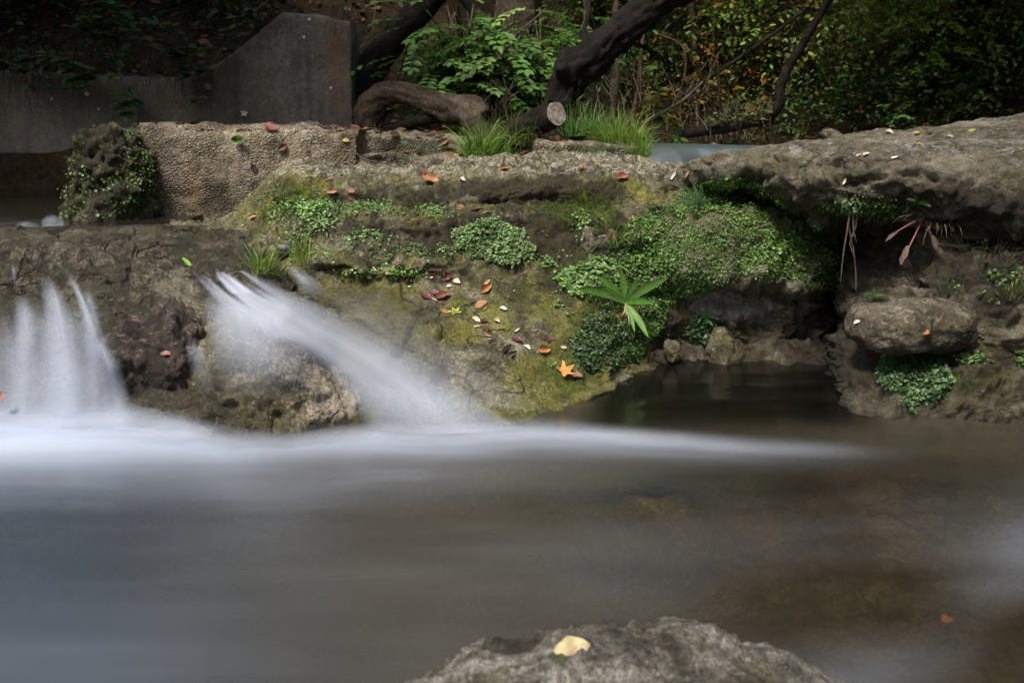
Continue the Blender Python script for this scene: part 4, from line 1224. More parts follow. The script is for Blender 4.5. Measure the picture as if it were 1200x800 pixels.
def tree(name, label, path, radii, crown, cols, nleaf=1200, size=.16, limbs=(), group=None, barkm='bark', cat='tree', rough=.3):
    """crown: list of (centre, radii) overhead; limbs: (path, radii)"""
    e = empty(name, path[0])
    tag(e, label, cat, group)
    tv, tf = tube(path, radii, 36 if max(radii) > .05 else 8, len(label), rough)
    build('trunk', tv, tf, M[barkm], e)
    for lp, lr in limbs:
        tv, tf = tube(lp, lr, 8, len(label) + 3, rough)
        build('limb', tv, tf, M[barkm], e)
    if crown:
        ps = []
        for c, r in crown:
            st, out = ellip(c, r, nleaf // 6, clump=26)
            d = unit(out + rng.normal(0, .6, (len(st), 3)))
            ps.append(sprays(st, d, .55, 6, size, cols, .6))
        V, F, col = merge(ps)
        build('crown', V, F, M['leaf'], e, attrs=dict(tint=col), smooth=False)
    return e

GREEN = [(.055, .115, .02), (.075, .15, .025), (.042, .09, .016)]
DKGREEN = [(.018, .038, .010), (.026, .052, .013), (.014, .03, .008)]
YGREEN = [(.11, .15, .022), (.15, .17, .028), (.08, .12, .02)]
AUTUMN = [(.13, .13, .02), (.19, .12, .02), (.07, .10, .016), (.22, .10, .02), (.05, .08, .014), (.035, .055, .012)]
MIDGREEN = [(.10, .20, .04), (.14, .25, .055), (.07, .15, .03)]

def gz_(x, y): return float(hground(np.array([x]), np.array([y]))[0])

# overhead trees whose crowns shade the back of the gorge
big = [(-3.4, 8.6, [((-3.4, 8.2, 4.6), (2.4, 1.9, 1.2))], 'tall tree on the bank above the concrete wall'),
       (-1.0, 9.6, [((-.8, 9.2, 5.0), (2.3, 2.0, 1.2))], 'tall tree on the bank behind the sapling'),
       (1.75, 9.2, [((1.6, 8.8, 4.7), (2.2, 1.9, 1.2))], 'tall tree behind the leaning trunk'),
       (4.2, 9.4, [((4.3, 8.6, 4.6), (2.4, 2.0, 1.3))], 'tall tree among the dark bushes at the far right'),
       (3.0, 13.0, [((3.0, 12.5, 5.2), (3.2, 2.2, 1.8))], 'far tree in the dark wood behind the yellowing bush'),
       (-5.6, 6.9, [((-5.2, 6.2, 4.3), (2.0, 2.2, 1.2))], 'tree leaning over the channel at the far left')]
for (x, y, cr, lab) in big:
    z = gz_(x, y)
    lean = rnd(-.3, .3)
    tree('tree', lab, [(x, y, z - .1), (x + lean * .3, y, z + 1.2), (x + lean, y - .1, cr[0][0][2])], [.13, .11, .07], cr, DKGREEN + GREEN, 6500, .17, group='tall trees shading the gorge')
x, y = 5.6, 5.6
tree('tree', 'tree rising beside the right end of the overhanging rock', [(x, y, gz_(x, y)), (x - .2, y, 2.5), (x - .8, y, 4.2)], [.14, .12, .08], [((4.9, 5.4, 4.0), (2.0, 2.2, 1.2)), ((3.9, 6.6, 3.6), (1.4, 1.3, .7))], DKGREEN + GREEN, 6000, .17, group='tall trees shading the gorge')
x, y = 6.3, 2.6
tree('tree', 'tree on the right bank with its crown over the stream', [(x, y, gz_(x, y)), (x - .2, y, 2.5), (x - .8, y, 4.2)], [.14, .12, .08], [((5.2, 2.8, 3.8), (1.9, 2.2, 1.3))], DKGREEN + GREEN, 6000, .17, group='tall trees shading the gorge')

x, y = 6.9, 1.4
tree('tree', 'tree on the right bank reaching far over the stream', [(x, y, gz_(x, y)), (x - .2, y, 2.7), (x - 1.0, y, 4.4)], [.15, .12, .09], [((2.5, 1.5, 3.7), (1.4, 1.5, .55)), ((4.0, 1.6, 4.2), (1.6, 1.6, .7))], DKGREEN + GREEN, 4500, .17, group='tall trees shading the gorge',
     limbs=[([(x - .9, y, 4.2), (4.5, 1.5, 4.3), (2.5, 1.6, 3.8)], [.08, .05, .02])])  # out-of-view crown and limb, added to shade the right rocks and water
x, y = -5.6, 4.6
tree('tree', 'tree on the left bank reaching over the channel', [(x, y, gz_(x, y)), (x + .2, y, 2.7), (x + .8, y, 4.2)], [.15, .12, .09], [((-3.3, 5.0, 3.9), (1.7, 1.1, .5))], DKGREEN + GREEN, 4500, .17, group='tall trees shading the gorge',
     limbs=[([(x + .8, y, 4.1), (-4.2, 4.8, 4.1), (-3.2, 5.0, 3.9)], [.07, .05, .02])])  # out-of-view crown, added to shade the wall at the left
for x, y, h_, r_, lab in [(-3.2, -5.5, 3.4, 2.2, 'tree on the near bank behind the viewpoint at the left'), (.2, -6.5, 3.6, 2.4, 'tree on the near bank straight behind the viewpoint'), (3.4, -5.5, 3.6, 2.4, 'tree on the near bank behind the viewpoint at the right'), (6.0, -2.0, 3.6, 2.4, 'tree on the right bank behind the viewpoint'), (-6.2, -1.5, 3.2, 2.2, 'tree on the left bank behind the viewpoint')]:
    z = gz_(x, y)
    tree('tree', lab, [(x, y, z - .1), (x + .2, y, z + 1.4), (x, y + .2, h_ + .6)], [.16, .13, .08], [((x, y, h_), (r_, 1.6, 1.9))], DKGREEN + GREEN, 5000, .2, group='tall trees shading the gorge')  # trees out of view, added to block low light from behind the camera

# the dark leaning trunk with its sawn limb
P_ = lambda *a: at(*a)
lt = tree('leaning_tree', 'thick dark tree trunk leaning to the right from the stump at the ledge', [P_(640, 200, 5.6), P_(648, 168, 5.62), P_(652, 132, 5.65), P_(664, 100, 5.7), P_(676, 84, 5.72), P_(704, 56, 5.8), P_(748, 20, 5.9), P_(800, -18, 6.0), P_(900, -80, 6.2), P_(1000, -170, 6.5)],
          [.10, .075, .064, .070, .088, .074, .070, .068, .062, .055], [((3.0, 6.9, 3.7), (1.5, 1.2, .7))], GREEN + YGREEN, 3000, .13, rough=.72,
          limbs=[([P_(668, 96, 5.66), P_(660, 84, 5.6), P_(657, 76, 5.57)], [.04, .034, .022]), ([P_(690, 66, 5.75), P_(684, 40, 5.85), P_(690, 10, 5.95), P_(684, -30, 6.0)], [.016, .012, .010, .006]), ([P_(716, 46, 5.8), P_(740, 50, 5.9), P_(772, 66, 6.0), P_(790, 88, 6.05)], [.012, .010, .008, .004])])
cut_a, cut_b = P_(586, 160, 5.45), P_(650, 134, 5.22)
tv, tf = tube([P_(538, 178, 5.5), P_(578, 167, 5.45), P_(612, 152, 5.35), cut_b], [.05, .056, .058, .060], 20, 4, .34, cap=False)
limb = build('sawn_limb', tv, tf, M['bark'], lt)
def disk(c, n, r, rings=6, seg=28, wob=.06):
    n = unit(np.asarray(n, float)); a = unit(np.cross(n, [0, 0, 1.0])); b = np.cross(n, a)
    V = [np.asarray(c)]; F3, F4 = [], []
    ph = np.arange(seg) / seg * 2 * math.pi
    w_ = 1 + wob * np.sin(ph * 2 + .6) + wob * .5 * np.sin(ph * 5)
    for k in range(1, rings + 1):
        for p_, ww in zip(ph, w_): V.append(c + (a * math.cos(p_) + b * math.sin(p_)) * r * k / rings * ww)
    for i in range(seg): F3.append((0, 1 + i, 1 + (i + 1) % seg))
    for k in range(rings - 1):
        for i in range(seg):
            j = (i + 1) % seg
            F4.append((1 + k * seg + i, 1 + (k + 1) * seg + i, 1 + (k + 1) * seg + j, 1 + k * seg + j))
    return np.array(V), [np.array(F3), np.array(F4)]
t = NT('cut_wood')
vv = t.n('ShaderNodeTexWave', wave_type='RINGS', rings_direction='SPHERICAL')
tc = t.n('ShaderNodeTexCoord'); t.put(vv.inputs['Vector'], tc.outputs['Object']); t.put(vv.inputs['Scale'], 55.0); t.put(vv.inputs['Distortion'], 2.5); t.put(vv.inputs['Detail Scale'], 1.5)
wc = t.mix(.6, t.ramp(t.noise(tc.outputs['Object'], 30, 7, .7), [(.40, (.10, .08, .06)), (.58, (.30, .26, .215))]), t.ramp(vv.outputs['Fac'], [(0, (.38, .33, .28)), (1, (1.15, 1.1, 1.05))]), 'MULTIPLY')
M['cut'] = t.end(t.princ(Base_Color=wc, Roughness=.85))
nax = unit(cut_b - (cut_a + cut_b) / 2)
dv, df = disk(cut_b + nax * .012, nax + np.array([0, -.25, .1]), .064)
do = build('cut_face', dv, df, M['cut'], limb, loc=cut_b)
do.parent = limb
do.location = Vector(cut_b)
# matrix: limb sits at -parent.location, so its children use world coordinates
do.location = Vector(cut_b)

# fallen log, gnarled and broken at its right end
e = empty('log', P_(440, 152, 5.75)); tag(e, 'grey weathered log arching over the leafy ledge and broken at its right end', 'log')
tv, tf = tube([P_(432, 158, 5.8), P_(434, 132, 5.78), P_(444, 113, 5.75), P_(470, 109, 5.7), P_(500, 119, 5.62), P_(530, 128, 5.55), P_(552, 128, 5.5), P_(568, 138, 5.45)], [.075, .075, .056, .050, .053, .066, .064, .04], 40, 8, .42)
build('body', tv, tf, M['bark2'], e)
tv, tf = tube([P_(546, 130, 5.48), P_(560, 150, 5.4), P_(566, 172, 5.36), P_(562, 196, 5.33)], [.06, .05, .05, .045], 14, 9, .3)
build('broken_end', tv, tf, M['bark2'], e)
# dark log below it
e2 = tree('log', 'dark thin log lying on the ledge below the grey one', [P_(452, 154, 5.7), P_(480, 145, 5.65), P_(510, 138, 5.6), P_(546, 140, 5.5), P_(590, 158, 5.45)], [.024, .028, .03, .034, .036], None, None, cat='log')
# dark trunk left
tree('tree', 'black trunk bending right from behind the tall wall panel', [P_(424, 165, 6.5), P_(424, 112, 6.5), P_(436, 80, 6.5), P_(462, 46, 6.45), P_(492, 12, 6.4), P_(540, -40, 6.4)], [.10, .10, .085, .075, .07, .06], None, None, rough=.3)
tree('tree', 'brown branch slanting down through the green sapling', [P_(530, -20, 6.6), P_(560, 18, 6.5), P_(600, 62, 6.5), P_(618, 92, 6.5)], [.035, .032, .026, .018], None, None, barkm='bark2')
tree('tree', 'broad brown trunk behind the sapling leaves', [P_(585, 150, 7.2), P_(596, 80, 7.2), P_(606, 20, 7.2), P_(612, -60, 7.2)], [.17, .15, .14, .13], None, None, barkm='bark2')
slim = [(693, 140, 688, 40, 6.6, .024, 'slim grey stem close behind the leaning trunk'), (716, 138, 722, 30, 6.7, .022, 'slim grey stem right of the leaning trunk'), (735, 150, 752, 60, 7.2, .018, 'crooked thin stem right of the slim grey pair'),
        (816, 150, 812, 40, 8.2, .03, 'straight thin trunk in the shade left of the yellowing bush'), (832, 156, 836, 80, 8.4, .02, 'short thin trunk beside the straight one'), (1020, 150, 1010, 60, 9.5, .02, 'faint stem in the dark gap of the right bushes'),
        (1035, 152, 1048, 70, 9.6, .016, 'faint leaning stem in the dark gap of the right bushes')]
for a, b, c_, d_, Y, r, lab in slim:
    tree('slim_tree', lab, [P_(a, b + 12, Y), P_(a + (c_ - a) * .5 + 4, (b + d_) / 2, Y), P_(c_, d_, Y), P_(c_ + (c_ - a) * .5, d_ - 90, Y)], [r, r * .9, r * .8, r * .6], None, None, group='slim stems in the wood', barkm='bark2', rough=.1)
tree('curved_tree', 'thin dark tree lying low over the weir then curving upright', [P_(792, 158, 6.9), P_(830, 153, 6.9), P_(868, 146, 6.9), P_(902, 136, 6.9), P_(913, 122, 6.9), P_(914, 104, 6.9), P_(924, 80, 6.9), P_(944, 46, 6.9), P_(966, 8, 6.9), P_(985, -40, 6.9)],
     [.03, .034, .036, .036, .036, .033, .029, .026, .024, .02], None, None, rough=.15, limbs=[([P_(913, 124, 6.9), P_(925, 135, 6.85), P_(930, 152, 6.8)], [.015, .01, .006])])
tree('branch', 'long straight dead branch slanting across the dark wood', [P_(775, 128, 7.4), P_(830, 92, 7.4), P_(890, 52, 7.4), P_(950, 6, 7.4), P_(985, -22, 7.4)], [.016, .015, .013, .011, .009], None, None, cat='branch')
tree('branch', 'thin dead branch leaning on the bank right of the grass', [P_(742, 150, 6.5), P_(770, 136, 6.5), P_(800, 118, 6.5), P_(824, 96, 6.5)], [.014, .013, .011, .006], None, None, cat='branch', barkm='bark2')
tree('branch', 'dead curved twig hanging at the upper right of the leaning trunk', [P_(772, 40, 6.8), P_(800, 55, 6.8), P_(802, 90, 6.8), P_(778, 142, 6.8)], [.007, .007, .006, .004], None, None, cat='branch', barkm='bark2')

# ------------------------------------------------------------------ bushes and saplings
def pinnate(name, label, base, tips, ncomp, cols, size, group=None):
    base = np.asarray(base, float)
    e = empty(name, base); tag(e, label, 'sapling', group)
    ps = []
    for k, tp in enumerate(tips):
        mid = (base + tp) / 2 + np.array([rnd(-.1, .1), rnd(-.1, .1), .1])
        tv, tf = tube([base, mid, tp], [.012, .009, .004], 6, fine=.06)
        build('stem', tv, tf, M['twig'], e)
        B = spl(np.array([base, mid, tp])[:, None], [10, 10])[:, 0]
        for q in range(ncomp):
            i = int(rnd(7, 20))
            st = B[i] + rng.normal(0, .05, 3)
            az = rnd(0, 2 * math.pi)
            d = np.array([math.cos(az), math.sin(az) * .7 - .25, rnd(-.15, .4)])
            # opposite leaflets on a rachis
            nl = 6; L = rnd(.2, .34); d = unit(d)
            t_ = np.linspace(.25, 1, nl)[:, None]
            p = st + d * L * t_ + np.array([0, 0, -1.0]) * L * .35 * t_ ** 2
            tan = unit(d + np.array([0, 0, -.7]) * t_)
            side = unit(np.cross(tan, [0, 0, 1.0])); n_ = np.cross(side, tan)
            c0 = palette(cols, 1, .14)[0]
            for sg in (1, -1):
                ps.append(leafcloud(p, unit(tan * .6 + side * sg + rng.normal(0, .08, (nl, 3))), n_ + rng.normal(0, .15, (nl, 3)), size * rnd(.75, 1.1, nl), np.repeat([c0 * rnd(.85, 1.15)], nl, 0)))
            ps.append(leafcloud(p[-1:], tan[-1:], n_[-1:], size, c0[None]))
    V, F, col = merge(ps)
    build('foliage', V, F, M['leaf'], e, attrs=dict(tint=col), smooth=False)
tips = [P_(px, py, Y) for px, py, Y in [(500, 12, 6.0), (520, 45, 5.95), (545, 75, 5.9), (500, 80, 6.0), (560, 30, 6.0), (590, 60, 5.9), (575, 100, 5.85), (535, 105, 5.85), (620, 85, 5.9), (480, 45, 6.0), (605, 25, 6.1), (630, 45, 6.1), (555, 5, 6.1), (640, 10, 6.2), (515, 110, 5.9)]]
pinnate('sapling', 'fresh green sapling with feathery compound leaves above the grey log', P_(560, 140, 6.2), tips, 13, MIDGREEN, .062)
tips = [P_(px, py, Y) for px, py, Y in [(655, 20, 6.3), (640, 70, 6.1), (645, 105, 6.0), (690, 10, 6.4), (670, 50, 6.25)]]
pinnate('sapling', 'smaller green sapling between the compound leaves and the leaning trunk', P_(640, 150, 6.3), tips, 10, MIDGREEN, .06)

def bpx(name, label, px, py, Y, rx, ry, rz, *a, base_py=None, **k):
    c = at(px, py, Y)
    bx = c[0]; b = np.array([bx, Y, min(gz_(bx, Y), c[2] - .1)])
    return bush(name, label, b, c, (rx, ry, rz), *a, **k)

GB = 'bushes in the wood behind'
bpx('bush', 'yellowing bush with orange and olive leaves behind the curved tree', 870, 70, 8.2, 1.0, .7, .62, 300, 8, .05, .34, AUTUMN, group=GB)
bpx('bush', 'rusty orange low bush under the slanting branch', 845, 128, 7.8, .55, .4, .22, 150, 7, .045, .25, [(.17, .10, .025), (.13, .09, .02), (.2, .12, .03)], group=GB)
bpx('bush', 'olive small leaved bush in the middle of the right wood', 985, 75, 8.8, .85, .7, .55, 280, 9, .04, .34, YGREEN + GREEN + DKGREEN, group=GB)
tips = [P_(px, py, Y) for px, py, Y in [(1062, 20, 7.6), (1085, 45, 7.6), (1105, 75, 7.5), (1128, 105, 7.5), (1040, 50, 7.7), (1075, 5, 7.6), (1120, 30, 7.6), (1150, 15, 7.7), (1098, 110, 7.5)]]
pinnate('sapling', 'yellow green sapling with drooping feathery leaves at the upper right', P_(1095, 150, 8.2), tips, 9, [(.15, .26, .03), (.20, .28, .04), (.11, .20, .03)], .07)
bpx('bush', 'dark green bush at the right edge above the flat rock', 1190, 60, 8.8, .8, .7, .75, 380, 9, .05, .38, DKGREEN + GREEN, group=GB)
bpx('bush', 'yellow green leafy bush overhanging from the top right corner', 1150, 5, 7.8, .8, .5, .35, 300, 9, .055, .4, [(.14, .24, .03), (.20, .26, .04), (.10, .19, .03)], group=GB, droop=.9)
bpx('bush', 'light green bush at the top edge above the curved tree', 960, 5, 7.9, .8, .5, .3, 280, 9, .05, .38, [(.14, .22, .03), (.18, .20, .03), (.10, .16, .03)], group=GB, droop=.8)
bpx('bush', 'low dark bush just behind the flat rock top', 1125, 132, 8.6, .8, .4, .2, 180, 7, .045, .25, DKGREEN, group=GB)
bpx('bush', 'dull green low bush between the curved tree and the flat rock', 975, 135, 8.0, .5, .4, .2, 150, 7, .045, .25, DKGREEN + GREEN, group=GB)
for px_, py_, lab_ in [(930, 128, 'dim fern like low bush beside the foot of the curved tree'), (1005, 126, 'dim low bush behind the middle of the flat rock'), (1075, 122, 'dim low bush behind the dark leaf on the flat rock'), (1160, 116, 'dim low bush behind the far right of the flat rock')]:
    bpx('low_bush', lab_, px_, py_, 7.3, .36, .25, .16, 70, 7, .045, .22, DKGREEN + GREEN, group=GB, nstem=3, srad=.005)
bpx('bush', 'yellow green sprig right of the bright grass', 772, 145, 6.3, .14, .12, .12, 26, 6, .055, .16, [(.08, .12, .02), (.05, .11, .02), (.13, .12, .02)], group=GB, nstem=3, srad=.005)
bpx('bush', 'small green plant beside the curved tree foot', 872, 152, 6.8, .2, .14, .09, 30, 6, .05, .16, [(.05, .09, .02), (.09, .11, .03)], group=GB, nstem=3, srad=.004)
bpx('bush', 'shaded bush with sparse yellow leaves at the top middle', 745, 30, 8.0, .7, .5, .5, 220, 8, .05, .34, AUTUMN + GREEN, group=GB)
bpx('bush', 'dark leafy bush right of the broad brown trunk', 680, 40, 7.6, .5, .4, .5, 160, 8, .055, .34, GREEN + DKGREEN, group=GB)
bpx('bush', 'very dark shrub hanging over the left concrete wall', 120, 10, 7.0, 1.1, .45, .42, 300, 7, .06, .34, DKGREEN, group=GB, droop=.9)
bpx('bush', 'dark shrub in the top left corner', -60, 20, 7.0, .8, .4, .5, 220, 7, .06, .34, DKGREEN, group=GB, droop=.9)
bpx('bush', 'dark shrub above the slanting top of the tall wall panel', 300, -25, 7.3, .9, .4, .35, 220, 7, .055, .34, DKGREEN, group=GB, droop=.9)

# ground-level trailing plants on the wall
def vine(label, pts, Y, n, cols, size=.075):
    P = [at(a, b, Y - .02 * k) for k, (a, b) in enumerate(pts)]
    e = empty('bramble', P[0]); tag(e, label, 'bramble', 'brambles trailing over the wall')
    tv, tf = tube(P, np.linspace(.006, .002, len(P)), 5, fine=.05)
    build('stem', tv, tf, M['twig'], e)
    B = spl(np.array(P)[:, None], [12] * (len(P) - 1))[:, 0]
    k = rng.integers(3, len(B), n)
    ps = []
    for i in k:
        d = unit(np.array([rnd(-1, 1), rnd(-.8, -.1), rnd(-.5, .3)]))
        c0 = palette(cols, 1, .15)
        c_ = B[i] + d * .05
        s = np.cross(d, [0, 0, 1.0])
        for dd in (d, unit(d * .3 + s), unit(d * .3 - s)):
            ps.append(leafcloud(c_[None], dd[None], np.array([[rnd(-.2, .2), -.6, .8]]), size * rnd(.8, 1.1), c0))
    V, F, col = merge(ps)
    build('foliage', V, F, M['leaf'], e, attrs=dict(tint=col), smooth=False)
vine('green bramble trailing down the left wall above the rubble heap', [(100, 20), (122, 45), (138, 80), (150, 122)], 6.2, 34, [(.02, .05, .012), (.035, .075, .02)])
vine('green bramble creeping along the wall top at the left', [(20, 70), (60, 66), (95, 82), (92, 112)], 6.2, 26, [(.018, .04, .012), (.03, .06, .018), (.05, .03, .015)])
vine('bramble spray high on the dark bank at the left', [(110, -10), (130, 15), (150, 38), (172, 48)], 6.25, 22, [(.025, .06, .012), (.035, .08, .02)], .08)
vine('dark bramble hanging over the corner where the two walls meet', [(180, 20), (205, 50), (226, 76), (236, 112)], 6.1, 34, DKGREEN + [(.04, .03, .015)])
vine('dark bramble along the slanting wall edge', [(330, -10), (300, 12), (272, 40), (250, 72)], 6.14, 26, DKGREEN + [(.05, .035, .015)], .06)
vine('low dark bramble on the wall top at the far left', [(-20, 60), (10, 74), (40, 84), (52, 104)], 6.2, 26, DKGREEN + [(.05, .035, .015)], .06)

# hanging dry roots and grass over the bank edge
def strands(name, label, lines, Y, rad, mat='root', cat='roots', group=None, jit=.03):
    ts = []
    for ln in lines:
        P = [at(a, b, Y + rng.normal(0, jit)) for a, b in ln]
        ts.append(tube(P, np.linspace(rad, rad * .4, len(P)), 5, fine=.04))
    V, F = tubes(ts)
    o = build(name, V, F, M[mat], loc=V.mean(0))
    return tag(o, label, cat, group)
strands('roots', 'tangle of thin dry roots hanging from the bank at the top left', [[(x, 58 + rnd(-8, 8)), (x + rnd(-6, 6), 78), (x + rnd(-8, 8), 90 + rnd(0, 44))] for x in rnd(-20, 110, 80)], 6.22, .002, 'root2')
strands('roots', 'dry grass stalks hanging where the low wall meets the tall panel', [[(x, 62 + rnd(-8, 8)), (x + rnd(-6, 6), 84), (x + rnd(-8, 8), 94 + rnd(0, 36))] for x in rnd(165, 268, 70)], 6.1, .002, 'root2')
strands('roots', 'pale roots hanging over the top corner of the tall panel', [[(x, 16 + rnd(-8, 8)), (x + rnd(-8, 6), 36), (x + rnd(-12, 8), 44 + rnd(0, 40))] for x in rnd(384, 416, 22)], 6.12, .0018)
strands('roots', 'brown exposed roots on the earth bank behind the log', [[(x, 20 + rnd(-20, 30)), (x + rnd(-12, 12), 70 + rnd(-10, 10)), (x + rnd(-20, 20), 110 + rnd(0, 28))] for x in rnd(430, 640, 60)], 6.75, .007, 'bark2', jit=.12)
strands('roots', 'thin bare twigs in the shade behind the bright grass', [[(x, 152 + rnd(-4, 4)), (x + rnd(-12, 12), 120), (x + rnd(-26, 26), 80 + rnd(-20, 20))] for x in rnd(690, 850, 44)], 7.3, .005, 'twig', 'twigs', jit=.3)
strands('roots', 'pale dry stalks below the rusty bush', [[(x, 165 + rnd(-4, 4)), (x + rnd(-8, 8), 145), (x + rnd(-16, 16), 120 + rnd(-10, 10))] for x in rnd(820, 905, 40)], 7.2, .004, 'root', 'stalks', jit=.2)
strands('dead_branch', 'bundle of splintered grey twigs standing behind the sawn limb', [[(x, 140 + rnd(-4, 4)), (x + rnd(-8, 8), 118), (x + rnd(-14, 24), 98 + rnd(-8, 12))] for x in rnd(562, 600, 14)], 5.7, .008, 'bark2', 'branch')

# far wood: one mass of leaves on the slopes behind
n = 5200
xs, ys = rnd(-9, 13, n), rnd(9.0, 16, n)
zg = hground(xs, ys)
st = np.stack([xs, ys, zg + rnd(0, 1, n) ** 1.3 * 2.6], 1)
V, F, col = sprays(st, unit(rng.normal(size=(n, 3)) + np.array([0, -.5, 0])), .4, 8, .075, DKGREEN + GREEN + DKGREEN + [(.06, .06, .012)], .6)
o = build('woodland', V, F, M['leaf'], attrs=dict(tint=col), smooth=False, loc=(2, 12, 2))
tag(o, 'dark mass of leaves of the wood behind', 'woodland', kind='stuff')

# leaf litter on banks and the log ledge
def litter(label, xr, yr, n, size, cols, dz=.01, names=None):
    xs, ys = rnd(*xr, n), rnd(*yr, n)
    b = bvh(names or ALL)
    ps, ns = [], []
    for x, y in zip(xs, ys):
        h = b.ray_cast(Vector((x, y, 6)), Vector((0, 0, -1)), 12)
        if h[0] is not None:
            ps.append(np.array(h[0]) + np.array([0, 0, dz])); ns.append(np.array(h[1]) * (1 if h[1][2] > 0 else -1))
    ps, ns = np.array(ps), np.array(ns)
    az = rnd(0, 2 * math.pi, len(ps))
    d = np.stack([np.cos(az), np.sin(az), rng.normal(0, .2, len(ps))], 1)
    V, F, col = leafcloud(ps, d, ns + rng.normal(0, .35, ns.shape), size * rnd(.5, 1.2, len(ps)), palette(cols, len(ps), .25))
    o = build('leaf_litter', V, F, M['dry'], attrs=dict(tint=col), smooth=False, loc=ps.mean(0))
    return tag(o, label, 'leaf litter', kind='stuff')
BROWN = [(.10, .05, .025), (.16, .075, .03), (.07, .04, .022), (.21, .12, .05), (.13, .04, .025), (.2, .15, .09)]
litter('brown leaf litter on the ledge under the log', (-1.0, .3), (5.1, 6.6), 420, .06, BROWN)
litter('brown leaf litter on the left bank above the wall', (-4.2, -.9), (6.5, 8.6), 1600, .07, [c_ for c_ in BROWN[:3]])
litter('dark leaf litter on the floor of the wood', (-.2, 6), (5.9, 10), 1800, .06, BROWN[:4])

# ------------------------------------------------------------------ ground-hugging plants on the rock
def pip(px, py, poly):
    poly = np.array(poly, float)
    inside = np.zeros(len(px), bool)
    j = len(poly) - 1
    for i in range(len(poly)):
        xi, yi = poly[i]; xj, yj = poly[j]
        c_ = ((yi > py) != (yj > py)) & (px < (xj - xi) * (py - yi) / (yj - yi + 1e-9) + xi)
        inside ^= c_
        j = i
    return inside

def scatter(names, weight, count, visible=True, jit=.005):
    """random points on the rocks, more where weight is high; on the faces seen from the stream"""
    Ps, Ns, Ws = [], [], []
    for nme in names:
        P, N, F, _ = SURF[nme]
        px, py = proj(P)
        w_ = weight(P, N, px, py)
        # vertex area
        nr = len(P)
        k = w_ > 0
        Ps.append(P[k]); Ns.append(N[k]); Ws.append(w_[k])
    P, N, W = np.concatenate(Ps), np.concatenate(Ns), np.concatenate(Ws)
    i = rng.choice(len(P), count, p=W / W.sum())
    P, N = P[i], N[i]
    P = P + rng.normal(0, jit, P.shape)
    if visible:
        px, py = proj(P)
        b = bvh(ROCKS)
        ok = np.zeros(len(P), bool)
        o_ = Vector((0, 0, CAM_Z))
        for q in range(len(P)):
            d = Vector(P[q]) - o_
            h = b.ray_cast(o_, d.normalized(), 20)
            ok[q] = h[0] is None or h[3] > d.length - .12
        P, N = P[ok], N[ok]
    return P, N

def mat_plants(name, label, names, weight, count, size, cols, up=.0, tmpl=LOBE, lift=.006, tilt=.35, shade=None):
    P, N = scatter(names, weight, count)
    n = len(P)
    # scales point down the slope and overlap
    down = np.array([0, 0, -1.0]) - N * (-N[:, 2:3])
    d = unit(unit(down) * .9 + rng.normal(0, .75, (n, 3)))
    d = unit(d - N * (d * N).sum(1, keepdims=True) + N * rnd(.0, .55, n)[:, None] + np.array([0, 0, up]))
    nn = unit(N + rng.normal(0, tilt, (n, 3)) + np.array([0, -.1, .35]))
    col = palette(cols, n, .2)
    cl = 1 + .55 * fbm(P * 6, 4, 301)
    col = col * np.clip(cl, .4, 1.7)[:, None]
    size = size * np.clip(1 + .55 * fbm(P * 4.5, 3, 305), .5, 1.9)
    V, F, c_ = leafcloud(P + N * lift * rnd(.3, 1.6, n)[:, None], d, nn, size * rnd(.55, 1.25, n), col, tmpl)
    o = build(name, V, F, M['wort'], attrs=dict(tint=np.clip(c_, .002, .9)), smooth=False, loc=V.mean(0))
    return tag(o, label, 'liverwort', kind='stuff')

AL1 = [(652, 322), (690, 308), (716, 280), (752, 258), (792, 232), (822, 212), (850, 203), (892, 215), (925, 240), (970, 268), (992, 300), (990, 335), (950, 338), (908, 327), (872, 323), (845, 333), (815, 342), (792, 352), (778, 376), (758, 398), (745, 420), (733, 420), (728, 392), (716, 372), (690, 350), (658, 338)]
AL2 = [(684, 372), (700, 362), (726, 380), (742, 402), (738, 426), (700, 438), (672, 428), (668, 400)]
def wA(P, N, px, py):
    n = fbm(P * 9, 3, 311)
    hole = .6 * G_(px, py, 820, 258, 26, 9) + .4 * G_(px, py, 836, 266, 16, 8) + .9 * G_(px, py, 702, 276, 20, 14) + .8 * G_(px, py, 718, 372, 16, 10)
    return (pip(px + 8 * n, py + 8 * n, AL1) & (N[:, 1] < .25)) * np.clip(1.0 + .9 * n - 1.5 * hole, 0, 1)
WG = [(.06, .125, .022), (.085, .165, .03), (.04, .085, .016), (.12, .20, .05)]
mat_plants('liverwort', 'bright green liverwort carpet lining the alcove above the still pool', ['rock_ledge', 'overhanging_rock'], wA, 62000, .0095, WG, lift=.004, tilt=.28)
mat_plants('liverwort', 'dark green mossy cushion at the left edge of the still pool', ['rock_ledge', 'overhanging_rock'], lambda P, N, px, py: pip(px + 12 * pnoise(P * 14, 8), py + 12 * pnoise(P * 14, 9), AL2) * np.clip(.75 + .9 * fbm(P * 12, 3, 7), 0, 1), 6000, .010, [(.03, .06, .018), (.045, .085, .025), (.06, .10, .04)])
AL3 = [(535, 268), (560, 258), (590, 262), (612, 272), (626, 288), (618, 304), (600, 312), (572, 306), (548, 296), (536, 284)]
mat_plants('liverwort', 'round pale green liverwort clump in the middle of the mossy rock face', ['rock_ledge'], lambda P, N, px, py: pip(px + 9 * pnoise(P * 15, 3), py + 7 * pnoise(P * 15, 4), AL3) * np.clip(.9 + .7 * fbm(P * 12, 3, 7), 0, 1), 13000, .0098, [(.12, .19, .06), (.09, .155, .04), (.16, .225, .10), (.07, .125, .035)], lift=.014)
AL4 = [(652, 322), (690, 308), (712, 290), (735, 300), (722, 325), (700, 345), (672, 346), (656, 336)]
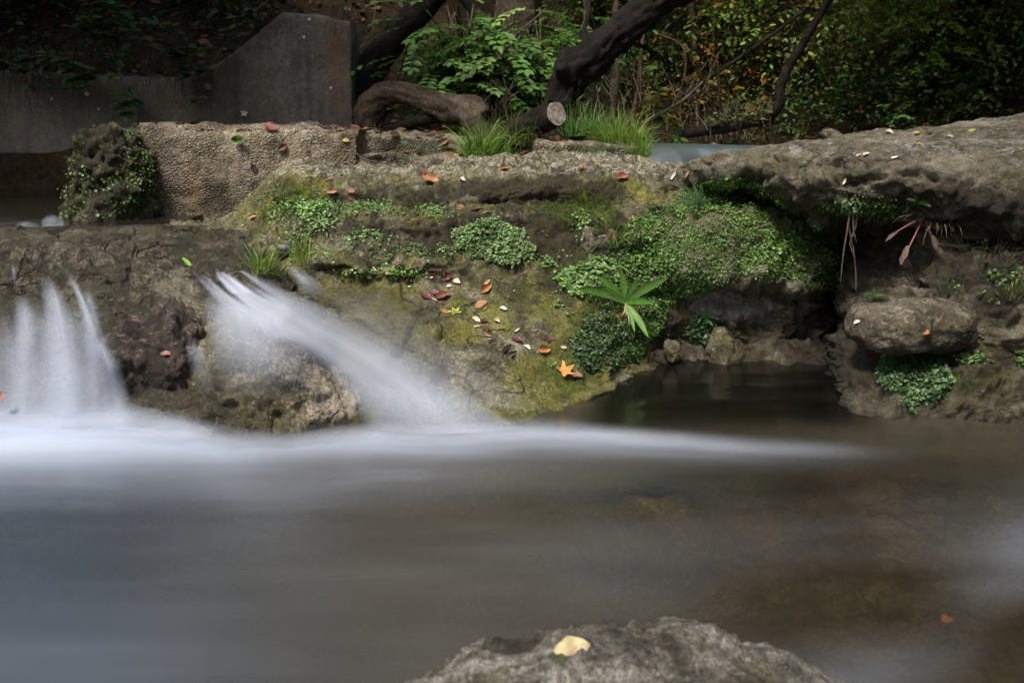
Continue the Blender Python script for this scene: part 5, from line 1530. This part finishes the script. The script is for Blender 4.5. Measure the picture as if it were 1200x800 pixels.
mat_plants('liverwort', 'lime green frilly liverwort at the left tip of the alcove carpet', ['rock_ledge', 'overhanging_rock'], lambda P, N, px, py: (pip(px, py, AL4)) * 1.0, 6500, .013, [(.13, .22, .06), (.10, .18, .05), (.16, .25, .09)], lift=.012)  # brighter greens put the light on the left side into the colour
def wF(P, N, px, py):
    n = fbm(P * 10, 3, 321)
    z = .9 * G_(px, py, 420, 245, 70, 14) + .8 * G_(px, py, 345, 245, 40, 22) + .8 * G_(px, py, 390, 285, 80, 22) + .7 * G_(px, py, 500, 295, 60, 12) + .8 * G_(px, py, 455, 318, 60, 6) + .6 * G_(px, py, 690, 255, 30, 16) + .6 * G_(px, py, 650, 300, 40, 16) + .5 * G_(px, py, 520, 250, 40, 12) + .4 * G_(px, py, 660, 360, 30, 30)
    return np.clip(z + .55 * n - .42, 0, 1) * (py > 212)
mat_plants('liverwort', 'scattered small bright green leaves dotted over the mossy ledge face', ['rock_ledge'], wF, 6000, .0105, [(.10, .19, .045), (.14, .24, .08), (.07, .14, .03)], lift=.010)
AL5 = [(1032, 424), (1052, 412), (1080, 406), (1100, 416), (1114, 438), (1110, 458), (1092, 470), (1070, 476), (1048, 462), (1034, 444)]
mat_plants('liverwort', 'rounded dark green liverwort clump on the base of the right rock', ['overhanging_rock'], lambda P, N, px, py: pip(px + 12 * pnoise(P * 14, 8), py + 12 * pnoise(P * 14, 9), AL5) * np.clip(.75 + .9 * fbm(P * 12, 3, 7), 0, 1), 6000, .0125, [(.045, .085, .035), (.06, .12, .035), (.035, .06, .035), (.09, .16, .05)], lift=.014)
def wR(P, N, px, py):
    n = fbm(P * 10, 3, 331)
    z = .95 * G_(px, py, 1145, 420, 24, 9) + .95 * G_(px, py, 1196, 422, 22, 9) + .8 * G_(px, py, 1095, 385, 22, 18) + .8 * G_(px, py, 1015, 238, 40, 12) + .7 * G_(px, py, 1050, 250, 40, 16) + .5 * G_(px, py, 1140, 385, 18, 12) + .5 * G_(px, py, 975, 240, 20, 8) + .35 * G_(px, py, 1150, 340, 60, 40)
    return np.clip(z + .5 * n - .4, 0, 1)
mat_plants('liverwort', 'small green leaves along the lip and ledges of the right rock', ['overhanging_rock'], wR, 4500, .011, [(.07, .13, .03), (.10, .18, .05), (.05, .09, .025)], lift=.008)
def wM(P, N, px, py):
    return np.clip(.45 + fbm(P * 6, 4, 341) * 1.3 + .5 * G_(px, py, 150, 225, 30, 30) + .35 * G_(px, py, 95, 190, 25, 20) + .5 * G_(px, py, 130, 245, 60, 25) - .6 * G_(px, py, 150, 165, 20, 22), 0, 1) * (px > 72)
mat_plants('liverwort', 'mossy green leaf cover on the rubble heap beside the concrete block', ['mossy_rubble'], wM, 6500, .012, [(.05, .10, .018), (.075, .135, .025), (.035, .065, .014), (.10, .17, .035)], lift=.010)
mat_plants('liverwort', 'dark little cushion of moss on the back wall of the still pool', ['overhanging_rock'], lambda P, N, px, py: G_(px, py, 822, 386, 15, 16) ** 2 + 0 * px - .1 > 0, 900, .014, [(.03, .06, .02), (.05, .09, .03)], lift=.012)

# short moss pile: tiny upright leaves over the mossy skin
def moss_pile(label, names, reg, count, cols, size=.009):
    def wt(P, N, px, py):
        return reg(px, py) * (N[:, 1] < .6)
    P, N = scatter(names, wt, count, jit=.004)
    n = len(P)
    d = unit(N + rng.normal(0, .45, (n, 3)) + np.array([0, 0, .3]))
    V, F, c_ = leafcloud(P, d, unit(np.cross(d, rng.normal(size=(n, 3)))), size * rnd(.5, 1.3, n), palette(cols, n, .25), LANCE)
    V[:] = V
    o = build('moss', V, F, M['wort'], attrs=dict(tint=c_), smooth=False, loc=V.mean(0))
    return tag(o, label, 'moss', kind='stuff')
MO = [(.07, .11, .012), (.05, .08, .01), (.10, .14, .02), (.035, .05, .01)]
def mreg(lst):
    return lambda px, py: np.clip(sum(a * G_(px, py, x, y, rx, ry) for a, x, y, rx, ry in lst) - .3, 0, 1)
moss_pile('yellow green moss streak running down the top of the ledge', ['rock_ledge'], mreg([(1, 690, 246, 22, 26), (.9, 640, 246, 32, 8), (.7, 715, 236, 40, 10), (.8, 668, 262, 20, 16)]), 4500, MO)
moss_pile('dark moss over the left end of the ledge', ['rock_ledge'], mreg([(1, 330, 228, 22, 20), (.8, 345, 250, 40, 14), (.6, 470, 240, 60, 8)]), 3000, MO[1:])

# ------------------------------------------------------------------ grass tufts
GR = [(.13, .28, .03), (.17, .33, .04), (.085, .19, .02), (.22, .32, .07), (.28, .24, .10)]
GRY = [(.22, .19, .07), (.10, .16, .03), (.08, .13, .02)]
def tuft(label, spots, cols=GR, name='grass_tuft', cat='grass tuft'):
    """spots: (px, py, n, length, droop, spread, r[, Y]) clumps rooted together"""
    ps, b0 = [], None
    for sp in spots:
        px, py, n, L, dr, spd, r = sp[:7]
        if len(sp) > 7: b = at(px, py, sp[7])
        else:
            h = cast(px, py)
            b = h[0] if h is not None else at(px, py, 5.2)
        if b0 is None: b0 = b
        ps.append(blades(b, n, L, .0045, spd, droop=dr, cols=cols, r=r, lean=(0, -.25, 0)))
    V, F, c_ = merge(ps)
    o = build(name, V, F, M['grass'], attrs=dict(tint=c_), smooth=False, loc=b0)
    return tag(o, label, cat, 'grass tufts on the rocks')
tuft('bright green grass tuft with drooping straw at the cascade lip', [(309, 318, 90, .13, .9, .7, .04), (320, 322, 40, .12, 1.2, .9, .03), (300, 322, 26, .16, 1.6, 1.0, .03)], GR + [(.24, .2, .07)])
tuft('slanting grass tuft beside the trickle on the ledge', [(354, 300, 34, .11, .8, .6, .03), (362, 312, 40, .12, .9, .6, .03)])
tuft('tall bright grass tuft growing at the foot of the grey log', [(568, 186, 190, .22, 1.0, .65, .07, 5.2), (560, 200, 110, .18, .7, .5, .06, 5.1), (580, 204, 60, .15, 1.0, .6, .05, 5.05), (590, 186, 60, .12, 1.2, .6, .04, 5.15), (562, 176, 130, .2, 1.7, .6, .06, 5.02), (556, 190, 90, .15, 1.6, .7, .05, 5.0)], GR + [(.05, .12, .02)])
tuft('dry and green grass beard hanging under the stump', [(602, 170, 120, .2, 1.9, .7, .06, 5.3), (622, 172, 90, .2, 2.0, .7, .05, 5.3)], GRY)
tuft('long bladed grass tuft between the stump and the slim stems', [(672, 160, 70, .2, 1.0, .7, .08, 5.35), (690, 158, 70, .2, 1.1, .7, .08, 5.35)], [(.08, .19, .04), (.10, .24, .05)])
tuft('dense bright grass mound on the broken concrete edge', [(724, 168, 260, .19, 1.1, .75, .10, 5.3), (708, 166, 120, .16, .8, .5, .08, 5.3), (740, 172, 120, .15, 1.0, .6, .06, 5.25)])
tuft('grass spilling over the end of the broken concrete edge by the weir', [(744, 182, 90, .17, 1.7, .6, .05, 5.15), (752, 188, 70, .15, 1.8, .6, .04, 5.1)])
tuft('pale thin grass tuft hanging under the overhang in the alcove', [(897, 235, 34, .16, 2.1, .8, .02)], [(.12, .2, .07), (.08, .14, .05)])
tuft('thin grass tuft with straw above the rosette plant', [(717, 290, 70, .16, 2.0, .9, .025)], [(.10, .2, .05), (.14, .22, .07), (.25, .22, .10)])
tuft('small grass tuft at the right edge of the earthy hollow', [(1186, 350, 40, .10, 1.0, .7, .04), (1196, 342, 40, .12, 1.2, .8, .04)], [(.05, .10, .025), (.08, .14, .03), (.16, .13, .06)])
tuft('thin green blades on the ledge above the right block', [(1107, 348, 14, .09, .6, .4, .02)], [(.06, .13, .03)])

# ------------------------------------------------------------------ leafy single plants
def strap(p, d, up, L, wd, cols, droop=.5, seg=8, tooth=.0):
    p = np.asarray(p, float); d = unit(np.asarray(d, float)); V = []
    col = palette(cols, 1, .1)[0]
    s = unit(np.cross(d, up))
    q = p.copy()
    for k in range(seg + 1):
        t_ = k / seg
        wv = wd * (.25 + .75 * math.sin(min(1, t_ * 1.25 + .12) * math.pi * .5)) * (1 - max(0, t_ - .55) / .45) ** .6 + .0008
        wv *= 1 + tooth * (k % 2)
        n_ = unit(np.cross(s, d))
        V += [q - s * wv * .5 + n_ * wv * .14, q.copy(), q + s * wv * .5 + n_ * wv * .14]
        q = q + d * L / seg
        d = unit(d + np.array([0, 0, -1.0]) * droop / seg)
    k = np.arange(seg)[:, None]
    F = np.concatenate([np.stack([k[:, 0] * 3 + a, k[:, 0] * 3 + a + 1, k[:, 0] * 3 + a + 4, k[:, 0] * 3 + a + 3], 1) for a in (0, 1)])
    V = np.array(V)
    c_ = np.repeat(col[None], len(V), 0)
    c_[1::3] *= 1.35
    return V, F, c_

def rosette(name, label, px, py, leaves, cols, cat='plant', stems=(), group=None, lift=.02):
    h = cast(px, py)
    c, n = h
    c = c + n * lift
    e = empty(name, c); tag(e, label, cat, group)
    for (tx, ty, wd, tow) in leaves:
        hh = cast(tx, ty)
        dep = c[1] - tow
        tip = at(tx, ty, dep)
        d = tip - c
        L = np.linalg.norm(d)
        V, F, cc = strap(c, d / L + np.array([0, -.1, .25]), unit(n + np.array([0, -.6, .5])), L * 1.15, wd * 1.15, cols, .5)
        build('leaf', V, F, M['leaf'], e, attrs=dict(tint=cc))
    for (tx, ty) in stems:
        tip = at(tx, ty, c[1] - .04)
        tv, tf = tube([c, (c + tip) / 2 + np.array([0, -.03, .0]), tip], [.003, .003, .002], 5, fine=.03)
        build('stalk', tv, tf, M['drystalk'], e)
    return e
t = NT('dry_stalk'); M['drystalk'] = t.end(t.princ(Base_Color=(.28, .27, .12), Roughness=.7))
RG = [(.085, .19, .03), (.10, .21, .04)]
rosette('rosette_plant', 'big green rosette plant with long strap leaves on the liverwort', 730, 349,
        [(778, 327, .033, .05), (680, 340, .029, .06), (766, 355, .026, .08), (702, 325, .026, .02), (728, 320, .025, .0), (745, 327, .020, .02), (756, 392, .024, .06), (742, 386, .016, .05), (708, 338, .018, .03)], RG,
        stems=[(733, 378), (738, 386), (728, 372)], lift=.05)
BG = [(.09, .17, .07), (.11, .20, .09)]
rosette('leafy_plant', 'small blue green plant with upright lance leaves in the rock notch', 815, 240, [(834, 233, .018, .06), (797, 234, .016, .05), (812, 216, .016, .0), (822, 218, .016, .02), (804, 220, .014, .03), (827, 242, .016, .07), (806, 243, .014, .07), (818, 226, .016, .04)], BG, lift=.03)
rosette('leafy_plant', 'tiny pale star shaped plant on the left of the ledge face', 374, 262, [(364, 256, .008, .02), (384, 257, .008, .02), (374, 252, .008, 0), (368, 268, .008, .03), (382, 268, .008, .03), (386, 264, .007, .02), (363, 263, .007, .02)], [(.16, .24, .11)], lift=.01)
rosette('leafy_plant', 'little ferny plant above the dark moss cushion in the pool alcove', 826, 376, [(816, 368, .010, .03), (836, 366, .010, .03), (828, 362, .010, .0), (840, 374, .010, .04), (818, 378, .01, .04), (834, 381, .01, .04)], [(.10, .2, .07)], lift=.02)
rosette('leafy_plant', 'broad leaved green weed beside the orange leaf under the right lip', 1080, 236, [(1062, 233, .018, .05), (1072, 228, .014, .02), (1090, 224, .012, .0), (1097, 233, .015, .04), (1086, 218, .012, .0), (1070, 240, .014, .05), (1090, 242, .012, .05)], [(.06, .12, .03), (.08, .15, .04)], lift=.02)
rosette('leafy_plant', 'single fresh green blade lying on the wet left shelf', 216, 305, [(226, 315, .014, .04), (223, 313, .012, .03)], [(.13, .28, .03)], lift=.015)
rosette('leafy_plant', 'little dark fern in the shaded hollow above the right block', 1025, 352, [(1012, 344, .012, .03), (1036, 346, .012, .03), (1024, 338, .012, .0), (1018, 350, .012, .04)], [(.04, .08, .02)], lift=.02)
tl = cast(278, 163)
rosette('leafy_plant', 'round bright moss cushion on the concrete block', 278, 166, [(278 + 7 * math.cos(a), 163 + 4 * math.sin(a), .016, .02) for a in np.linspace(0, 6.0, 14)], [(.06, .16, .02)], lift=.015)

# dry weed with reddish stems and straw on the earthy bank
h = cast(1084, 262)[0]
e = empty('dry_weed', h); tag(e, 'wilted weed with reddish stems and curled grey pink leaves on the right bank', 'weed')
t = NT('red_stalk'); M['redstalk'] = t.end(t.princ(Base_Color=(.22, .07, .08), Roughness=.6))
for pts in ([(1084, 250), (1074, 272), (1060, 300)], [(1082, 250), (1090, 272), (1098, 296)], [(1080, 255), (1064, 264), (1050, 272)]):
    P = [at(a, b, h[1] - .04 - .03 * k) for k, (a, b) in enumerate(pts)]
    tv, tf = tube(P, [.004, .0035, .002], 6, fine=.03)
    build('stem', tv, tf, M['redstalk'], e)
ps = []
for (px, py, dx, dy, L, wd) in [(1064, 288, -.5, -1, .055, .02), (1058, 298, -.3, -1, .04, .016), (1092, 276, .5, -1, .055, .02), (1100, 290, .4, -.9, .04, .016), (1052, 272, -1, -.3, .06, .012)]:
    b = at(px, py, h[1] - .09)
    ps.append(strap(b, (dx, -.3, dy), (0, -1, .3), L, wd, [(.14, .085, .08), (.12, .09, .075)], .8, tooth=.35))
for V, F, cc in ps: build('leaf', V, F, M['dry'], e, attrs=dict(tint=cc))
V, F, cc = blades(at(1100, 268, h[1] - .02), 70, .17, .004, .8, droop=2.2, cols=[(.22, .16, .10), (.15, .11, .07), (.28, .22, .14)], r=.06, lean=(0, -.5, -.2))
o = build('dry_grass', V, F, M['dry'], attrs=dict(tint=cc), smooth=False, loc=at(1100, 268, h[1] - .02))
tag(o, 'bundle of dead straw hanging below the wilted weed', 'dry grass')
V, F, cc = blades(at(1170, 300, 3.5), 120, .10, .003, 1.0, droop=1.6, cols=[(.10, .08, .04), (.06, .08, .03), (.14, .11, .06)], r=.14, lean=(0, -.4, 0))
o = build('dry_grass', V, F, M['dry'], attrs=dict(tint=cc), smooth=False, loc=at(1170, 300, 3.5))
tag(o, 'sparse dry stalks on the earthy bank at the right edge', 'dry grass')
strands('hanging_root', 'pair of long bare roots hanging from the lip over the dark hollow', [[(998, 240), (994, 262), (1000, 290), (1003, 320), (1003, 348)], [(1004, 240), (1003, 265), (996, 285), (1001, 300), (1003, 318)], [(997, 244), (992, 275), (988, 300), (985, 333)], [(1001, 240), (1000, 268), (1004, 285)]], 3.74, .0045, 'root', 'roots', jit=.01)
strands('hanging_root', 'loop of roots at the right edge below the small grass tuft', [[(1186, 350), (1184, 362), (1190, 376), (1200, 380)], [(1190, 346), (1192, 360), (1190, 372)]], 3.36, .004, 'twig', 'roots', jit=.01)
strands('twig', 'thin dry twig lying against the lower mossy step', [[(412, 176), (432, 190), (452, 200), (462, 206)], [(430, 188), (446, 190)]], 4.98, .004, 'root', 'twig', jit=.01)

# ------------------------------------------------------------------ fallen leaves, each its own
def leaf_mesh(kind, L, curl, seed):
    r = np.random.default_rng(seed)
    if kind == 'maple':
        ang = np.array([0, 18, 30, 48, 62, 80, 96, 120, 134, 160, 176, 184, 200, 226, 240, 264, 280, 298, 312, 330, 342]) * math.pi / 180
        rad = np.array([1, .62, .5, .86, .95, .46, .42, .7, .62, .34, .18, .18, .34, .62, .7, .42, .46, .95, .86, .5, .62]) * r.uniform(.88, 1.1, 21)
        V = [[0, 0, 0]]
        for k in (.5, 1.0):
            for a, q in zip(ang, rad): V.append([math.cos(a) * q * k, math.sin(a) * q * k, curl * (q * k) ** 2 * (1 + .6 * math.sin(a * 3))])
        n = len(ang); i = np.arange(n); j = (i + 1) % n
        V = np.array(V) * L * .55
        return V, [np.stack([0 * i, 1 + i, 1 + j], 1), np.stack([1 + i, 1 + n + i, 1 + n + j, 1 + j], 1)]
    nu, nv = 7, 11
    V = []
    for b in range(nv):
        t_ = b / (nv - 1)
        wv = math.sin(math.pi * min(1, max(0, t_ ** .85))) ** .8 * .30 + .006
        if kind == 'narrow': wv *= .5
        if kind == 'round': wv *= 1.35
        for a in range(nu):
            u = a / (nu - 1) * 2 - 1
            z = curl * (1.1 * (u * wv * 2.6) ** 2 + .5 * (t_ - .5) ** 2 * 2) + .025 * math.sin(9 * t_ + seed) * abs(u)
            V.append([t_ - .5, u * wv * (1 + .08 * math.sin(t_ * 14 + seed)), z + (.02 if a == nu // 2 else 0)])
    return np.array(V) * L, [grid_faces(nv, nu)]

LC = dict(red=(.20, .05, .03), darkred=(.085, .02, .018), orange=(.30, .12, .03), salmon=(.30, .13, .075), brown=(.17, .085, .04), cream=(.42, .38, .27), yellow=(.40, .29, .05), green=(.17, .22, .03), black=(.02, .015, .01), pale=(.55, .50, .42), maple=(.50, .19, .02), olive=(.34, .33, .08))
GL = 'fallen leaves on the rocks'
LEAVES = [
    # px, py, size px, colour, kind, label
    (390, 226, 13, 'salmon', 'oval', 'salmon fallen leaf on the left top of the ledge, left of a close pair'),
    (411, 223, 11, 'salmon', 'oval', 'upper salmon leaf of the close pair on the left top of the ledge'),
    (412, 232, 12, 'red', 'oval', 'lower redder leaf of the close pair on the left top of the ledge'),
    (498, 206, 12, 'red', 'oval', 'reddish fallen leaf touching a larger orange one on the ledge top'),
    (505, 211, 20, 'orange', 'oval', 'larger orange brown leaf on the ledge top below the dripping steps'),
    (541, 212, 9, 'cream', 'round', 'small cream leaf on the ledge top below the bright grass'),
    (386, 211, 13, 'brown', 'narrow', 'brown narrow leaf on the pale left top of the ledge'),
    (539, 243, 14, 'salmon', 'oval', 'salmon leaf on the mossy shelf left of a brownish one'),
    (559, 247, 18, 'brown', 'oval', 'large brownish leaf on the bare shelf above the round liverwort clump'),
    (590, 198, 11, 'orange', 'oval', 'orange leaf on the ledge top under the stump'),
    (683, 197, 13, 'salmon', 'oval', 'salmon leaf on the ledge top in front of the concrete edge'),
    (700, 195, 8, 'yellow', 'oval', 'small yellow leaf on the ledge top near the bright grass'),
    (730, 209, 16, 'red', 'oval', 'vivid red leaf resting on the face of the ledge below the grass mound'),
    (741, 257, 14, 'yellow', 'maple', 'yellow lobed leaf on the liverwort above the rosette plant'),
    (717, 277, 14, 'red', 'oval', 'red leaf caught in the thin grass above the rosette plant'),
    (481, 326, 19, 'red', 'oval', 'red brown leaf at the top left of the slab'),
    (504, 321, 14, 'darkred', 'oval', 'dark red leaf under the face at the slab top with a cream scrap below'),
    (503, 325, 11, 'cream', 'narrow', 'cream scrap below a dark red leaf at the slab top'),
    (518, 318, 13, 'darkred', 'narrow', 'narrow dark red leaf tucked under the mossy face'),
    (525, 324, 14, 'darkred', 'oval', 'dark red leaf at the slab top above a cream leaf'),
    (535, 331, 10, 'cream', 'round', 'cream leaf lying alone at the top of the slab'),
    (455, 320, 14, 'brown', 'narrow', 'brown narrow leaf in the crack at the top of the slab'),
    (434, 323, 8, 'cream', 'round', 'cream speck of a leaf, left of three at the slab crack'),
    (438, 318, 8, 'cream', 'round', 'cream speck of a leaf, uppermost of three at the slab crack'),
    (446, 325, 8, 'cream', 'round', 'cream speck of a leaf, right of three at the slab crack'),
    (499, 348, 17, 'darkred', 'oval', 'dark red leaf at the left of the leaf cluster on the slab'),
    (509, 343, 14, 'darkred', 'oval', 'upper dark red leaf in the leaf cluster on the slab'),
    (520, 349, 19, 'red', 'oval', 'largest red leaf at the right of the cluster on the slab'),
    (509, 352, 8, 'cream', 'narrow', 'cream sliver in the middle of the leaf cluster on the slab'),
    (518, 356, 10, 'darkred', 'oval', 'small dark red leaf at the lower end of the cluster on the slab'),
    (527, 336, 8, 'cream', 'oval', 'small cream leaf just above the leaf cluster on the slab'),
    (521, 366, 12, 'orange', 'oval', 'orange red leaf beside the green and yellow one'),
    (534, 367, 18, 'olive', 'maple', 'green and yellow lobed leaf on the middle of the slab'),
    (570, 340, 16, 'orange', 'oval', 'orange leaf on the slab below the round liverwort clump'),
    (564, 357, 17, 'orange', 'oval', 'curled orange brown leaf right of the cluster on the slab'),
    (571, 331, 9, 'orange', 'oval', 'small orange leaf highest below the round liverwort clump'),
    (590, 363, 10, 'cream', 'oval', 'cream leaf on the slab right of the curled orange one'),
    (558, 376, 12, 'cream', 'oval', 'cream leaf next to a brown red one in the middle of the slab'),
    (567, 377, 10, 'darkred', 'oval', 'brown red leaf next to a cream one in the middle of the slab'),
    (583, 377, 8, 'cream', 'round', 'tiny cream leaf right of the cream and brown red pair'),
    (569, 387, 13, 'darkred', 'maple', 'crumpled dark red leaf above a small orange leaf on the slab'),
    (559, 383, 9, 'cream', 'narrow', 'narrow cream leaf left of the crumpled dark red leaf'),
    (572, 395, 11, 'orange', 'narrow', 'small orange leaf below the crumpled dark red leaf'),
    (587, 386, 12, 'brown', 'narrow', 'brown leaf right of the crumpled dark red leaf'),
    (606, 399, 15, 'darkred', 'oval', 'dark red leaf above the round beige leaf on the lower slab'),
    (606, 388, 9, 'cream', 'narrow', 'narrow cream scrap on the right of the slab'),
    (627, 388, 11, 'brown', 'narrow', 'brown scrap near the right rim of the slab'),
    (617, 408, 10, 'pale', 'round', 'round beige leaf on the lower slab'),
    (637, 410, 16, 'orange', 'oval', 'orange red leaf below the dark red curled one near the slab rim'),
    (644, 399, 16, 'darkred', 'maple', 'dark red curled leaf near the right rim of the slab'),
    (660, 408, 8, 'cream', 'oval', 'cream leaf at the right rim of the slab'),
    (660, 436, 26, 'maple', 'maple', 'bright orange maple leaf at the lower right tip of the slab'),
    (674, 440, 18, 'brown', 'oval', 'brown orange leaf tucked behind the bright maple leaf'),
    (594, 408, 18, 'black', 'narrow', 'upper black rotten leaf on the lower slab'),
    (602, 414, 18, 'black', 'narrow', 'lower black rotten leaf on the lower slab'),
    (297, 256, 10, 'orange', 'oval', 'orange leaf at the foot of the concrete block'),
    (318, 150, 18, 'red', 'oval', 'red leaf on top of the concrete block'),
    (332, 174, 13, 'darkred', 'oval', 'dark red leaf stuck on the face of the concrete block'),
    (297, 198, 11, 'black', 'oval', 'blackish leaf stuck on the face of the concrete block'),
    (405, 164, 10, 'yellow', 'oval', 'yellow leaf at the right end of the concrete block'),
    (383, 151, 10, 'salmon', 'oval', 'salmon leaf on the block top, left of two at its right end'),
    (399, 153, 11, 'salmon', 'oval', 'salmon leaf on the block top, right of two at its right end'),
    (362, 180, 8, 'darkred', 'oval', 'small dark leaf on the face of the block near its right end'),
    (521, 168, 14, 'brown', 'oval', 'brown leaf on the dripping step below the log'),
    (470, 153, 13, 'brown', 'oval', 'brown leaf on the upper step below the grey log'),
    (1042, 240, 11, 'orange', 'oval', 'orange leaf caught in the greenery under the right lip'),
    (1084, 390, 9, 'orange', 'round', 'small orange leaf on the right block'),
    (1006, 183, 10, 'cream', 'narrow', 'cream leaf on the flat rock, left of a close pair'),
    (1015, 182, 9, 'cream', 'oval', 'cream leaf on the flat rock, right of a close pair'),
    (1088, 158, 9, 'black', 'maple', 'dark leaf on the flat top of the right rock'),
    (1139, 154, 9, 'yellow', 'oval', 'yellow leaf at the back of the flat rock on the right'),
    (1074, 157, 9, 'yellow', 'oval', 'yellow leaf on the flat rock beside the dark leaf'),
    (1042, 156, 11, 'cream', 'oval', 'cream leaf at the back of the flat rock above the hollow'),
    (1048, 185, 9, 'pale', 'narrow', 'pale narrow leaf in the middle of the flat rock'),
    (1114, 161, 9, 'cream', 'oval', 'cream leaf in the middle of the flat rock to the right'),
    (1077, 172, 8, 'yellow', 'oval', 'small yellow leaf low on the flat rock'),
    (990, 213, 9, 'cream', 'narrow', 'cream sliver on the lip above the hanging roots'),
    (195, 416, 14, 'salmon', 'oval', 'salmon leaf on the dark wet block between the falls'),
    (672, 761, 46, 'cream', 'oval', 'large cream yellow leaf on the foreground stone'),
    (1005, 384 - 6, 8, 'pale', 'oval', 'pale leaf scrap on the nose of the right block'),
    (806, 204, 12, 'salmon', 'narrow', 'narrow salmon leaf where the ledge meets the right rock'),
    (790, 206, 12, 'cream', 'narrow', 'narrow cream leaf where the ledge meets the right rock'),
]
M['fallen'] = leaf_mat('fallen_leaf', .5, .1)
PX_M = FPX
for k, (px, py, sz, colr, kind, lab) in enumerate(LEAVES):
    h = cast(px, py, ALL)
    if h is None: continue
    p, n = h
    dep = p[1] * CP - (p[2] - 1) * SP
    L = max(.022, sz * dep / PX_M * 1.0)
    V, Fs = leaf_mesh(kind, L, rnd(.05, .3) if k % 3 else rnd(.25, .6), k)
    c0 = np.array(LC[colr]) * (1 + rng.normal(0, .1)); c0 = c0 * .82 + c0.mean() * .12
    n = unit(n + np.array([0, -.25, .35]) + rng.normal(0, .12, 3))
    yaw = rnd(-.7, .7) if kind != 'maple' else rnd(0, 6.28)
    if py > 700:
        yaw = -.25
        V, Fs = leaf_mesh('oval', L, .12, k)
    a = unit(np.cross([0, 1.0, 0], n)); b = np.cross(n, a)
    X = a * math.cos(yaw) + b * math.sin(yaw); Y_ = np.cross(n, X)
    V0 = V.copy()
    W = p + n * .005 + V[:, :1] * X + V[:, 1:2] * Y_ + (V[:, 2:3] - V[:, 2].min() * .5) * n
    tint = np.repeat(c0[None], len(W), 0)
    r_ = np.clip(1 + .35 * pnoise(V0 / L * 4, k + 400), .4, 1.7)[:, None]
    tint = tint * r_
    if colr == 'olive': tint = np.where((np.abs(V0[:, :1] / L) + np.abs(V0[:, 1:2] / L) < .32), np.array([[.10, .16, .02]]), np.array([[.45, .36, .05]])) * r_
    if py > 700: tint = np.where(pnoise(V0 / L * 3, 9)[:, None] > .25, np.array([[.26, .16, .10]]), np.array([[.34, .29, .15]])) * r_
    o = build('fallen_leaf', W, Fs, M['fallen'], attrs=dict(tint=np.clip(tint, .004, .8)), loc=p)
    tag(o, lab, 'leaf', GL)
# leaf under the right water, leaves on the concrete wall
def flat_leaf(P, n, L, kind, col, lab, yaw=0.0, seed=3, grp=GL):
    V, Fs = leaf_mesh(kind, L, .15, seed)
    n = unit(np.asarray(n, float)); a = unit(np.cross([0, 1.0, .2], n)); b = np.cross(n, a)
    X = a * math.cos(yaw) + b * math.sin(yaw); Y_ = np.cross(n, X)
    W = P + n * .004 + V[:, :1] * X + V[:, 1:2] * Y_ + V[:, 2:3] * n
    o = build('fallen_leaf', W, Fs, M['fallen'], attrs=dict(tint=np.repeat(np.array([col]), len(W), 0)), loc=P)
    tag(o, lab, 'leaf', grp)
flat_leaf(onz(1110, 728, -.02), (0, -.1, 1), .03, 'round', (.62, .2, .05), 'orange leaf glowing under the near right water', .4)
flat_leaf(onz(6, 462, .12) + np.array([0, -.02, .0]), (0, -1, .5), .035, 'round', (.20, .11, .09), 'pinkish leaf behind the left waterfall', .8)
for (px, py, L, kind, lab) in [(287, 134, .055, 'maple', 'white lobed leaf stuck low on the tall wall panel'), (103, 111, .04, 'maple', 'whitish leaf stuck on the low wall beside the bramble'), (62, 116, .02, 'round', 'pale fleck of a leaf at the left of the low wall'), (117, 128, .02, 'round', 'pale fleck of a leaf low on the low wall'),
                               (357, 44, .02, 'round', 'pale fleck high on the tall wall panel'), (363, 23, .022, 'round', 'pale fleck near the top edge of the tall wall panel'), (388, 103, .022, 'round', 'pale fleck at the right of the tall wall panel')]:
    h = cast(px, py, ALL)
    if h: flat_leaf(h[0] + np.array([0, -.012, 0]), (0, -1, .15), L, kind, (.34, .33, .29), lab, rnd(0, 6), grp='pale leaves stuck on the walls')
